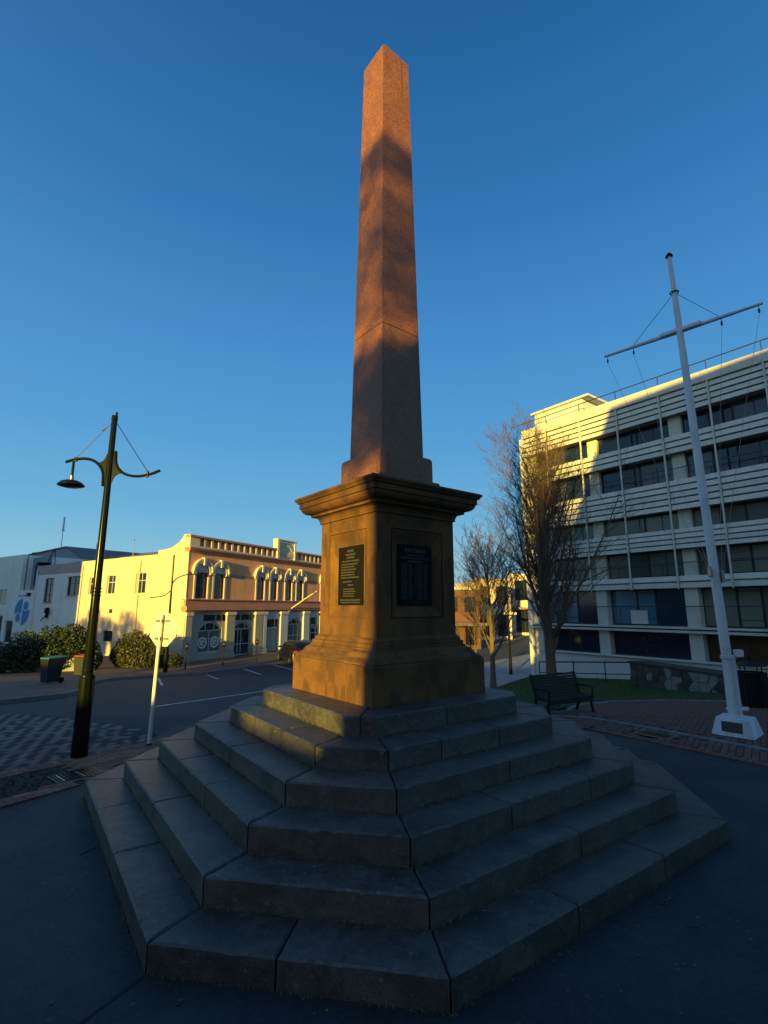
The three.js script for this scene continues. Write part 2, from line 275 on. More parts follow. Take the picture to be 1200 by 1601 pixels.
// ------------------------------------------------------------------ the memorial
const MC = [.036, -7.45], ROT = .6195, ROT2 = .6619;
function loc(rot, m, n) { const c = Math.cos(rot), s = Math.sin(rot); return [m * s - n * c, m * c + n * s]; }   // m: out of the right face, n: out of the left face
const memorial = thing('war_memorial', 'tall red granite obelisk on sandstone pedestal and stepped octagonal base', 'monument', [MC[0], 0, MC[1]]);
{
  const A = [3.41, 2.997, 2.611, 2.204, 1.80, 1.373], C = [1.43, 1.207, .960, .725, .524, .248], Hh = [0, .195, .406, .628, .838, 1.047, 1.253];
  const oct = (a, c) => [[a - c, a], [a, a - c], [a, -(a - c)], [a - c, -a], [-(a - c), -a], [-a, -(a - c)], [-a, a - c], [-(a - c), a]].map(p => p);
  // sides: 0 front chamfer, 1 right, 2 chamfer, 3 back, 4 chamfer, 5 back left, 6 chamfer, 7 left (D -> A)
  const split = { 0: [[.45], [], [], [], [], []], 1: [[.33, .66], [.50], [.36, .74], [.5], [.27, .62], []], 7: [[.30, .62], [.5], [.32, .64], [.5], [.38, .68], []] };
  const stoneMats = [1, .88, 1.1, .95, 1.16].map(k => tinted(M.step, k));
  function stone(poly, y0, y1, b) {
    const pts = []; // perimeter subdivided so that the arrises can be chipped
    let cx = 0, cz = 0; poly.forEach(p => { cx += p[0] / poly.length; cz += p[1] / poly.length; });
    const ins = poly.map((p, i) => { const a = poly[(i + poly.length - 1) % poly.length], c = poly[(i + 1) % poly.length];
      const e = (q, r) => { const l = Math.hypot(r[0] - q[0], r[1] - q[1]); let n = [-(r[1] - q[1]) / l, (r[0] - q[0]) / l]; if ((cx - q[0]) * n[0] + (cz - q[1]) * n[1] < 0) n = [-n[0], -n[1]]; return n; };
      const n1 = e(a, p), n2 = e(p, c), k = 1 / (1 + n1[0] * n2[0] + n1[1] * n2[1]); return [(n1[0] + n2[0]) * k, (n1[1] + n2[1]) * k]; });
    for (let i = 0; i < poly.length; i++) { const a = poly[i], c = poly[(i + 1) % poly.length], d = ins[i], e = ins[(i + 1) % poly.length], l = Math.hypot(c[0] - a[0], c[1] - a[1]), n = Math.max(1, Math.round(l / .06));
      for (let k = 0; k < n; k++) { const t = k / n, chip = rnd() < .06 ? rr(1.4, 2.3) : rr(.75, 1.25); pts.push({ p: [lerp(a[0], c[0], t), lerp(a[1], c[1], t)], i: [lerp(d[0], e[0], t), lerp(d[1], e[1], t)], c: chip }); } }
    const o = [], n = pts.length, ty = rr(-.004, .004), sx = rr(-.003, .003), sz = rr(-.003, .003), top = [cx, y1 + ty, cz];
    const Y = (x, z) => ty + sx * (x - cx) + sz * (z - cz);
    const r0 = pts.map(q => [q.p[0], y0, q.p[1]]), r1 = pts.map(q => [q.p[0], y1 - b * q.c + Y(...q.p), q.p[1]]), r2 = pts.map(q => { const x = q.p[0] + q.i[0] * b * q.c, z = q.p[1] + q.i[1] * b * q.c; return [x, y1 + Y(x, z), z]; });
    let ar = 0; for (let i = 0; i < poly.length; i++) { const a = poly[i], c = poly[(i + 1) % poly.length]; ar += a[0] * c[1] - c[0] * a[1]; }
    for (let i = 0; i < n; i++) { const j = (i + 1) % n;
      if (ar < 0) { quad(o, r0[i], r0[j], r1[j], r1[i]); quad(o, r1[i], r1[j], r2[j], r2[i]); o.push(...r2[i], ...r2[j], ...top); }
      else { quad(o, r0[j], r0[i], r1[i], r1[j]); quad(o, r1[j], r1[i], r2[i], r2[j]); o.push(...r2[j], ...r2[i], ...top); } }
    return tri(o);
  }
  const W = (rot, p) => loc(rot, p[0], p[1]);
  const mossV = [];
  for (let L = 0; L < 6; L++) {
    const g = part('step', memorial), P = oct(A[L], C[L]), inner = L < 5 ? oct(A[L + 1] - .1, Math.max(.05, C[L + 1] - .03)) : oct(.9, .02), y0 = L ? Hh[L] - .02 : -.06, y1 = Hh[L + 1], gap = .007;
    const core = oct(A[L] - .035, C[L] - .01).map(p => W(ROT, p));
    { const o = [], n = 8; for (let i = 0; i < n; i++) { const a = core[i], c = core[(i + 1) % n]; quad(o, [a[0], y0, a[1]], [c[0], y0, c[1]], [c[0], y1 - .03, c[1]], [a[0], y1 - .03, a[1]]); o.push(a[0], y1 - .03, a[1], c[0], y1 - .03, c[1], 0, y1 - .03, 0); } obj('mortar_bed', tri(o), M.joint, g); }
    const addStone = poly => { const s = obj('step_stone', stone(poly, y0, y1, .014), stoneMats[Math.floor(rnd() * 5)], g); return s; };
    if (L < 5) for (let k = 0; k < 8; k++) {
      const a = P[k], c = P[(k + 1) % 8], ia = inner[k], ic = inner[(k + 1) % 8], l = Math.hypot(c[0] - a[0], c[1] - a[1]), d = [(c[0] - a[0]) / l, (c[1] - a[1]) / l];
      const nx = [ -d[1], d[0] ], dep = (ia[0] - a[0]) * nx[0] + (ia[1] - a[1]) * nx[1];
      const ts = [0, ...(split[k] ? split[k][L] : k % 2 ? [.5] : []), 1];
      for (let q = 0; q + 1 < ts.length; q++) {
        const at = (t, e) => [a[0] + d[0] * (l * t + e), a[1] + d[1] * (l * t + e)], inn = p => [p[0] + nx[0] * dep, p[1] + nx[1] * dep];
        const e0 = at(ts[q], gap), e1 = at(ts[q + 1], -gap), i0 = q ? inn(e0) : [ia[0] + d[0] * gap, ia[1] + d[1] * gap], i1 = q + 2 < ts.length ? inn(e1) : [ic[0] - d[0] * gap, ic[1] - d[1] * gap];
        addStone([e0, e1, i1, i0].map(p => W(ROT, p)));
      }
    } else for (let k = 1; k < 8; k += 2) {                       // top step: stones return round the corners
      const mid = (p, q, s) => [(p[0] + q[0]) / 2, (p[1] + q[1]) / 2];
      const c0 = P[(k + 7) % 8], a = P[k], c = P[(k + 1) % 8], c2 = P[(k + 2) % 8], m0 = mid(c0, a), m1 = mid(c, c2), f = .45;
      const j = [lerp(a[0], c[0], f), lerp(a[1], c[1], f)], d = [c[0] - a[0], c[1] - a[1]], l = Math.hypot(...d), u = [d[0] / l, d[1] / l], nn = [-u[1], u[0]];
      const ins = (p, e, q) => [p[0] + u[0] * e + nn[0] * q, p[1] + u[1] * e + nn[1] * q];
      const D = -.55, k0 = [m0[0] * .58, m0[1] * .58], k1 = [m1[0] * .58, m1[1] * .58];
      addStone([ins(m0, gap, 0), a, ins(j, -gap, 0), ins(j, -gap, D), ins(k0, gap, 0)].map(p => W(ROT, p)));
      addStone([ins(j, gap, 0), c, ins(m1, -gap, 0), ins(k1, -gap, 0), ins(j, gap, D)].map(p => W(ROT, p)));
    }
    // moss and grit in the angle between riser and tread
    for (let k = 0; k < 8; k++) if ([0, 1, 7].includes(k)) {
      const a = W(ROT, P[k]), c = W(ROT, P[(k + 1) % 8]), l = Math.hypot(c[0] - a[0], c[1] - a[1]), n = Math.round(l * 46);
      for (let i = 0; i < n; i++) { if (rnd() > .35 + .55 * vnoise(i / n, .3, 9, 3, 40 + L * 9 + k)) continue; const t = i / n, ox = rr(-.004, .02), l2 = Math.hypot((a[0] + c[0]) / 2, (a[1] + c[1]) / 2), x = lerp(a[0], c[0], t) + (a[0] + c[0]) / 2 / l2 * ox, z = lerp(a[1], c[1], t) + (a[1] + c[1]) / 2 / l2 * ox, y = Hh[L] + .003, s = rr(.006, .018), h = rr(.005, .02);
        const v = [[x - s, y, z - s], [x + s, y, z - s * .6], [x + s * .3, y, z + s], [x + rr(-.004, .004), y + h, z]]; mossV.push(...v[0], ...v[3], ...v[1], ...v[1], ...v[3], ...v[2], ...v[2], ...v[3], ...v[0]); }
    }
  }
  const ms = obj('moss', tri(mossV), M.moss, memorial); ms.userData.kind = 'stuff';

  // pedestal and shaft: square sections swept up a profile
  const sq = (prof, cap0 = true, cap1 = true) => { const o = [], R = prof.map(([h, y]) => [[h, h], [h, -h], [-h, -h], [-h, h]].map(([m, n]) => { const q = loc(ROT2, m, n); return [q[0], y, q[1] - .05]; }));
    for (let i = 0; i + 1 < R.length; i++) for (let k = 0; k < 4; k++) { const l = (k + 1) % 4; quad(o, R[i][k], R[i][l], R[i + 1][l], R[i + 1][k]); }
    if (cap1) { const T = R[R.length - 1]; quad(o, T[0], T[1], T[2], T[3]); } if (cap0) { const T = R[0]; quad(o, T[3], T[2], T[1], T[0]); } return tri(o); };
  const lbox = (m0, m1, n0, n1, y0, y1, r) => { const g = rbx(n0, n1, y0, y1, m0, m1, r); g.rotateY(0); const p = g.attributes.position; const gi = g; 
    for (let i = 0; i < p.count; i++) { const n = p.getX(i), m = p.getZ(i), q = loc(ROT2, m, -n * -1); p.setX(i, q[0]); p.setZ(i, q[1] - .05); } g.index ? g.setIndex(Array.from(g.index.array).reverse()) : 0; const h = g.toNonIndexed(); h.deleteAttribute('normal'); h.computeVertexNormals(); return h; };
  const pedestal = part('pedestal', memorial);
  const S = .98;
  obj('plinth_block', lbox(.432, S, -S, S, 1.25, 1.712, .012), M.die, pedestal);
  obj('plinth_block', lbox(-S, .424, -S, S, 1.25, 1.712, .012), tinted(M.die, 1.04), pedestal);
  const bm = [[.955, 1.705], [.955, 1.735], [.94, 1.748]]; for (let i = 0; i <= 12; i++) { const t = i / 12; bm.push([lerp(.935, .80, t) - .012 * Math.sin(t * 2 * Math.PI), lerp(1.75, 1.872, t) + .004]); }
  bm.push([.80, 1.895], [.778, 1.9], [.778, 1.950], [.748, 1.954], [.748, 1.990], [.742, 1.998], [.715, 2.02], [.706, 2.03]);
  obj('base_moulding', sq(bm), M.die, pedestal);
  { // die with a sunk, splayed panel on each face
    const o = [], h = .704, y0 = 2.03, y1 = 3.65, pw = .475, py0 = 2.255, py1 = 3.46, iw = .325, iy0 = 2.42, iy1 = 3.275, dp = .075;
    const faces = [[1, 0], [0, 1], [-1, 0], [0, -1]];
    for (const [fm, fn] of faces) {
      const V = (t, y, d) => { const m = fm * (h - d) + (-fn) * t * 1, n = fn * (h - d) + fm * t, q = loc(ROT2, m, n); return [q[0], y, q[1] - .05]; };
      const face = (a, b, c, d2) => quad(o, a, b, c, d2);
      face(V(h, y0, 0), V(-h, y0, 0), V(-h, py0, 0), V(h, py0, 0)); face(V(h, py1, 0), V(-h, py1, 0), V(-h, y1, 0), V(h, y1, 0));
      face(V(h, py0, 0), V(pw, py0, 0), V(pw, py1, 0), V(h, py1, 0)); face(V(-pw, py0, 0), V(-h, py0, 0), V(-h, py1, 0), V(-pw, py1, 0));
      // raised bead round the panel
      const e = .02, b2 = .018; const ring = (w0, a0, a1, d0, w1, c0, c1, d1) => { face(V(w0, a0, d0), V(-w0, a0, d0), V(-w1, c0, d1), V(w1, c0, d1)); face(V(w1, c1, d1), V(-w1, c1, d1), V(-w0, a1, d0), V(w0, a1, d0)); face(V(w0, a0, d0), V(w1, c0, d1), V(w1, c1, d1), V(w0, a1, d0)); face(V(-w1, c0, d1), V(-w0, a0, d0), V(-w0, a1, d0), V(-w1, c1, d1)); };
      ring(pw, py0, py1, 0, pw - .004, py0 + .004, py1 - .004, .02); ring(pw - .004, py0 + .004, py1 - .004, .02, pw - .022, py0 + .022, py1 - .022, .02); ring(pw - .022, py0 + .022, py1 - .022, .02, pw - .026, py0 + .026, py1 - .026, .006);
      ring(pw - .026, py0 + .026, py1 - .026, .006, iw, iy0, iy1, dp);
      face(V(iw, iy0, dp), V(-iw, iy0, dp), V(-iw, iy1, dp), V(iw, iy1, dp));
    }
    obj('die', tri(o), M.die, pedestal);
  }
  const co = [[.704, 3.65], [.73, 3.655], [.73, 3.69]]; for (let i = 0; i <= 8; i++) { const t = i / 8 * Math.PI / 2; co.push([.735 + .075 * (1 - Math.cos(t)), 3.70 + .06 * Math.sin(t)]); }
  co.push([.828, 3.762], [.828, 3.795]); for (let i = 0; i <= 10; i++) { const t = i / 10 * Math.PI / 2; co.push([.835 + .11 * Math.sin(t), 3.80 + .095 * (1 - Math.cos(t))]); }
  co.push([.965, 3.90], [.965, 3.975], [.985, 3.98]); for (let i = 0; i <= 6; i++) { const t = i / 6; co.push([.99 + .033 * t, 3.985 + .04 * t + .008 * Math.sin(t * Math.PI)]); }
  co.push([1.023, 4.055], [1.0, 4.068], [.6, 4.115]);
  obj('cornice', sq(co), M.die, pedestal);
  // name plaques: cast lettering too fine to read, in the layout of the photograph
  const plaqueTex = (left) => { const c = document.createElement('canvas'); c.width = 512; c.height = 660; const x = c.getContext('2d');
    x.fillStyle = '#141414'; x.fillRect(0, 0, 512, 660); x.fillStyle = '#6a655a'; x.textAlign = 'center';
    const word = (x0, y, w, h) => { let q = x0; while (q < x0 + w) { const l = rr(3, 7); x.fillRect(q, y + rr(-1, 1), l * .55, h); if (rnd() < .5) x.fillRect(q, y + (rnd() < .5 ? 0 : h - 2), l, 2); q += l + 2; } };
    if (!left) { x.font = 'bold 62px serif'; x.fillText('Pro Patria', 256, 84); word(120, 108, 270, 15); word(40, 138, 430, 20); word(150, 174, 220, 20); x.fillRect(252, 205, 3, 340); let y = 210; for (let i = 0; i < 22; i++, y += 18) { for (const c0 of [44, 276]) { word(c0, y, 20, 10); word(c0 + 30, y, rr(40, 70), 10); word(c0 + 110, y, rr(30, 75), 10); } } word(200, 620, 120, 12); }
    else { word(190, 40, 130, 26); word(150, 84, 210, 20); word(180, 118, 150, 20); word(80, 160, 350, 16); for (let i = 0; i < 6; i++) word(60, 196 + i * 30, rr(260, 380), 15); word(90, 392, 200, 15); word(200, 430, 120, 15); for (let i = 0; i < 4; i++) word(110, 476 + i * 26, rr(200, 280), 12); word(50, 596, 410, 16); word(60, 624, 390, 12); }
    const t = new THREE.CanvasTexture(c); t.colorSpace = THREE.SRGBColorSpace; return t; };
  for (const left of [false, true]) {
    const m = new THREE.MeshPhysicalMaterial({ map: plaqueTex(left), roughness: .75, metalness: 0, specularIntensity: .25 });
    const w = .305, y0 = 2.435, y1 = 3.26, d0 = .632, d1 = .648;
    const V = (t, y, d) => { const q = left ? loc(ROT2, t, d) : loc(ROT2, d, -t); return [q[0], y, q[1] - .05]; };
    const o = [], U = []; const f = (a, b, c, d) => { quad(o, a, b, c, d); };
    f(V(-w, y0, d1), V(w, y0, d1), V(w, y1, d1), V(-w, y1, d1)); U.push(0, 0, 1, 0, 1, 1, 0, 0, 1, 1, 0, 1);
    const rim = [[-w, y0], [w, y0], [w, y1], [-w, y1]]; for (let k = 0; k < 4; k++) { const a = rim[k], b = rim[(k + 1) % 4]; f(V(a[0], a[1], d0), V(b[0], b[1], d0), V(b[0], b[1], d1), V(a[0], a[1], d1)); for (let q = 0; q < 6; q++) U.push(.02, .02); }
    const g = tri(o); g.setAttribute('uv', new THREE.BufferAttribute(new Float32Array(U), 2)); g.userData.keepUV = true;
    const pl = obj('name_plaque', g, m, pedestal); pl.userData.label = left ? 'bronze plaque with lines of lettering on the sunlit face' : 'dark bronze plaque with a heading and two columns of names';
    void 0;
  }
  // red granite: two-stage base, shaft in two stones
  const ob = part('obelisk', memorial);
  const gb = [[.575, 4.10], [.575, 4.235], [.565, 4.25], [.505, 4.262], [.503, 4.275], [.500, 4.57]]; for (let i = 0; i <= 6; i++) { const t = i / 6 * Math.PI / 2; gb.push([.425 + .073 * Math.cos(t), 4.585 + .07 * Math.sin(t)]); } gb.push([.40, 4.66]);
  obj('granite_base', sq(gb), M.granite, ob);
  const at = y => lerp(.4036, .2855, (y - 4.66) / (12.107 - 4.66));
  obj('shaft_stone', sq([[at(4.655), 4.655], [at(6.68), 6.68], [at(6.69) - .006, 6.687]]), M.granite, ob);
  obj('shaft_joint', sq([[at(6.69) - .008, 6.68], [at(6.69) - .008, 6.70]]), M.joint, ob);
  obj('shaft_stone', sq([[at(6.69) - .006, 6.694], [at(6.7), 6.70], [at(12.1), 12.1], [at(12.1) - .006, 12.11], [.004, 12.61]]), tinted(M.granite, [1.05, 1.03, .98]), ob);
  { const h0 = at(11.2) + .002, h1 = at(12.08) + .002, V = (h, t, y) => { const q = loc(ROT2, h, t); return [q[0], y, q[1] - .05]; }; const o = []; quad(o, V(h0, -.125, 11.3), V(h0, -.131, 11.3), V(h1, -.137, 12.08), V(h1, -.126, 12.08)); obj('crack', tri(o), M.joint, ob); }
}

// ------------------------------------------------------------------ buildings behind the photographer that cut off the low sun
const suw = (u, w) => [u * Math.cos(SUN_AZ) - w * Math.sin(SUN_AZ), u * Math.sin(SUN_AZ) + w * Math.cos(SUN_AZ)];   // across / towards the sun
function townBlock(label, u0, u1, w, depth, h, roof, matl, floors, cat = 'building') {
  const [x, z] = suw((u0 + u1) / 2, w), t = thing('town_building', label, cat, [x, -.05, z], -SUN_AZ + Math.PI), L = (u1 - u0) / 2, wins = [];   // local z faces the camera side
  // local x runs along -u after the half turn; the outline below is symmetric
  const fh = h / floors, n = Math.max(2, Math.round(L * 2 / 3.2));
  const holes = []; for (let f = 0; f < floors; f++) for (let i = 0; i < n; i++) { const c = -L + (i + .5) * 2 * L / n; holes.push([c - .55, c + .55, f * fh + .9, f * fh + fh - .7]); }
  obj('wall', [...wall(-L, L, 0, h, -.3, 0, holes), bx(-L, L, 0, h - .01, -depth, -.45)], matl, t);
  for (const q of holes) { const wg = part('window', t); obj('pane', bx(q[0], q[1], q[2], q[3], -.25, -.22), M.glass, wg); obj('sill', bx(q[0] - .08, q[1] + .08, q[2] - .1, q[2] - .002, -.2, .06), M.frameWhite, wg); }
  if (roof.kind === 'flat') obj('roof', [bx(-L - .1, L + .1, h, h + .25, -depth - .1, .1)], M.slate, t);
  if (roof.kind === 'gable') { const o = [], e = .3, y0 = h, y1 = h + roof.rise; const zf = e, zb = -depth - e, zm = -depth / 2; const A = x => [[x, y0, zf], [x, y1, zm], [x, y0, zb]]; const a = A(-L - e), b = A(L + e);
    quad(o, a[0], b[0], b[1], a[1]); quad(o, a[1], b[1], b[2], a[2]); o.push(...a[0], ...a[1], ...a[2], ...b[0], ...b[2], ...b[1]); quad(o, a[0], a[2], b[2], b[0]); obj('roof', tri(o), M.slate, t); }
  if (roof.kind === 'mansard') { const o = [], y0 = h, y1 = h + roof.rise, ix = roof.rise / Math.tan(roof.pitch), P = (k, y) => [[-L + k, y, -k * .4], [L - k, y, -k * .4], [L - k, y, -depth + k * .4], [-L + k, y, -depth + k * .4]]; const a = P(0, y0), b = P(ix, y1);
    for (let k = 0; k < 4; k++) { const l = (k + 1) % 4; quad(o, a[k], a[l], b[l], b[k]); } quad(o, b[0], b[1], b[2], b[3]); obj('roof', tri(o), M.slate, t); }
  return t;
}
townBlock('tall grey stone hall with steep mansard roof behind the camera', -2.62, 26, 13.5, 16, 7.7, { kind: 'mansard', rise: 12.3, pitch: 1.206 }, M.officeBody, 3);
townBlock('broad dark brick warehouse with flat roof to the right behind the camera', 9.5, 34, 5, 8, 15, { kind: 'flat' }, M.brownBrick, 4);
townBlock('long single-storey shop row with flat roof behind the camera', -22.5, -2.62, 21, 8, 3.05, { kind: 'flat' }, M.shopGrey, 1);
townBlock('small two-storey cream house with gabled roof behind the camera', -33.6, -28.6, 20, 8, 3.4, { kind: 'gable', rise: 1.3 }, M.cream, 2);
townBlock('two-storey brick-red house with gabled roof behind the camera', -38.6, -34.6, 20, 8, 3.8, { kind: 'gable', rise: 1.5 }, M.fascia, 2);
townBlock('tall pale office block with flat roof behind the camera', -92, -39.2, 18, 14, 21, { kind: 'flat' }, M.pier, 7);

// ------------------------------------------------------------------ paving
function pavers(name, parent, list, h, matl, off) {                // list of [x, z, w, d, turn]; the nearest 300 are single pieces, the rest one part
  const cache = {}; const geo = (w, d) => cache[w + '_' + d] ??= norm(new RoundedBoxGeometry(w, h, d, 1, .006));
  list.sort((a, b) => Math.hypot(a[0], a[1]) - Math.hypot(b[0], b[1]));
  const rest = [];
  list.forEach(([x, z, w, d, t, m], i) => {
    const y = G(x, z) + off + rr(-.0022, .0022) - h / 2;
    if (i < 300) { const o = new THREE.Mesh(geo(w, d), Array.isArray(matl) ? matl[m % matl.length] : matl); o.name = name; o.position.set(x, y, z); o.rotation.y = t; o.rotation.x = rr(-.004, .004); o.castShadow = o.receiveShadow = true; parent.add(o); }
    else { const g = new THREE.BoxGeometry(w, h, d); g.rotateY(t); g.translate(x, y, z); rest.push(g); }
  });
  if (rest.length) { const o = obj(name + '_field', rest, Array.isArray(matl) ? matl[0] : matl, parent); o.userData.kind = 'stuff'; }
}
const inside = (p, poly) => { let c = false; for (let i = 0, j = poly.length - 1; i < poly.length; j = i++) if ((poly[i][1] > p[1]) !== (poly[j][1] > p[1]) && p[0] < (poly[j][0] - poly[i][0]) * (p[1] - poly[i][1]) / (poly[j][1] - poly[i][1]) + poly[i][0]) c = !c; return c; };
const gxz = (px, py, off = 0) => { const q = ground(px, py, off); return [q[0], q[2]]; };
function tile(poly, w, d, turn, bond, gap, fn) {                    // lay w x d pieces over a polygon
  const c = Math.cos(turn), s = Math.sin(turn), R = p => [p[0] * c - p[1] * s, p[0] * s + p[1] * c], Q = p => [p[0] * c + p[1] * s, -p[0] * s + p[1] * c], q = poly.map(Q);
  const x0 = Math.min(...q.map(p => p[0])), x1 = Math.max(...q.map(p => p[0])), z0 = Math.min(...q.map(p => p[1])), z1 = Math.max(...q.map(p => p[1]));
  let r = 0; for (let z = z0; z < z1; z += d, r++) for (let x = x0 - .3 + (typeof bond === 'function' ? bond(r) : r % 2 ? bond * w : 0), k = 0; x < x1; x += w, k++) { const p = R([x, z]); if (inside(p, poly)) fn(p, r, k, -turn); }
}
{ // crossing of dark and light setts in the side street
  const P = [[-5.68, -7.95], [-4.9, -8.9], [-4.22, -9.72], [-4.45, -10.35], [-5.6, -11.1], [-7.2, -11.75], [-9.2, -12.4], [-12.5, -12.6], [-12.5, -9], [-9, -6]];
  const base = struct('sett_crossing', tri([]).setAttribute('position', new THREE.BufferAttribute(new Float32Array(P.slice(1, -1).flatMap((p, i) => [P[0], P[i + 1], P[i + 2]].flatMap(q => [q[0], .006, q[1]]))), 3)), M.paverDark);
  const light = [], dark = [], mats = [M.paverLight, tinted(M.paverLight, [1, .82, .68]), tinted(M.paverLight, .75), tinted(M.paverLight, [.9, .68, .58])];
  tile(P, .132, .150, -.06, r => ((r * .052) + (r % 2 ? .035 : 0)) % .264, 0, (p, r, k, t) => { ((rnd() < .1) !== !!(k % 2) ? light : dark).push([p[0], p[1], .125, .143, t, Math.floor(rnd() * 4)]); });
  pavers('light_sett', base, light, .05, mats, .016);
  pavers('dark_sett', base, dark, .05, [M.paverDark, tinted(M.paverDark, 1.25), tinted(M.paverDark, .8)], .015);
}
{ // brick footway between the crossing and the memorial
  const P = [[-60, 1222], [0, 1209], [112, 1186], [231, 1161], [275, 1151], [262, 1163], [186, 1198], [152, 1216], [125, 1229], [14, 1261], [-60, 1282]].map(p => gxz(...p));
  const sh = new THREE.ShapeGeometry(new THREE.Shape(P.map(p => new THREE.Vector2(p[0], -p[1])))); sh.rotateX(-Math.PI / 2); sh.translate(0, .008, 0);
  const base = struct('brick_footway', sh, M.soil);
  const bed = [[-70, 1231], [0, 1218], [92, 1200], [148, 1211], [29, 1245], [-70, 1262]].map(p => gxz(...p));
  const list = [], edge = [1, 2, 3].map(i => [P[i], P[i + 1]]).concat([[P[8], P[9]], [P[9], P[10]], [P[0], P[1]]]);
  const dist = (p, [a, b]) => { const l = (b[0] - a[0]) ** 2 + (b[1] - a[1]) ** 2, t = clamp(((p[0] - a[0]) * (b[0] - a[0]) + (p[1] - a[1]) * (b[1] - a[1])) / l, 0, 1); return Math.hypot(p[0] - lerp(a[0], b[0], t), p[1] - lerp(a[1], b[1], t)); };
  const ta = Math.atan2(P[3][1] - P[1][1], P[3][0] - P[1][0]);
  tile(P, .215, .108, ta, .5, 0, (p, r, k, t) => { if (!inside(p, bed) && edge.every(e => dist(p, e) > .17)) list.push([p[0], p[1], .207, .10, t, Math.floor(rnd() * 4)]); });
  for (const [a, b] of edge) { const l = Math.hypot(b[0] - a[0], b[1] - a[1]), n = Math.round(l / .108), t = Math.atan2(-(b[1] - a[1]), b[0] - a[0]), cx = P.reduce((q, p) => q + p[0], 0) / P.length, cz = P.reduce((q, p) => q + p[1], 0) / P.length; let nx = -(b[1] - a[1]) / l, nz = (b[0] - a[0]) / l; if ((cx - a[0]) * nx + (cz - a[1]) * nz < 0) { nx = -nx; nz = -nz; } for (let k = 0; k < n; k++) list.push([lerp(a[0], b[0], (k + .5) / n) + nx * .108, lerp(a[1], b[1], (k + .5) / n) + nz * .108, l / n - .008, .207, t, Math.floor(rnd() * 4)]); }
  pavers('paving_brick', base, list, .05, [M.brickTan, M.brickRed, tinted(M.brickTan, [.9, .8, .75]), tinted(M.brickTan, 1.25)], .022);
  // sunken bed with a drain grating at its end
  const bs = new THREE.ShapeGeometry(new THREE.Shape(bed.map(p => new THREE.Vector2(p[0], -p[1])))); bs.rotateX(-Math.PI / 2); bs.translate(0, .012, 0);
  struct('planting_bed', bs, M.soil);
  const gr = thing('drain_grating', 'small dark iron drain grating at the end of the bare planting bed', 'drain', [gxz(118, 1214)[0], .014, gxz(118, 1214)[1]], -ta - .0);
  obj('rim', [bx(-.31, .31, 0, .014, -.21, -.18), bx(-.31, .31, 0, .014, .18, .21), bx(-.31, -.28, 0, .014, -.18, .18), bx(.28, .31, 0, .014, -.18, .18)], M.darkMetal, gr);
  for (let i = 0; i < 11; i++) obj('bar', rbx(-.26 + i * .051, -.236 + i * .051, .001, .012, -.179, .179, .003), i % 5 === 1 ? M.steel : M.darkMetal, gr);
  const sv = []; for (let i = 0; i < 500; i++) { const x = rr(-5.7, -4.2), z = rr(-8.1, -6.8); if (!inside([x, z], bed)) continue; const s = rr(.008, .03), y = .014, h = rr(.004, .02); const v = [[x - s, y, z], [x + s * .5, y, z - s], [x + s * .5, y, z + s], [x, y + h, z]]; sv.push(...v[0], ...v[2], ...v[3], ...v[2], ...v[1], ...v[3], ...v[1], ...v[0], ...v[3]); }
  const cl = obj('soil_clods', tri(sv), M.soil); cl.userData.kind = 'stuff'; cl.userData.label = 'loose dark soil and clods in the planting bed'; cl.userData.category = 'soil';
}
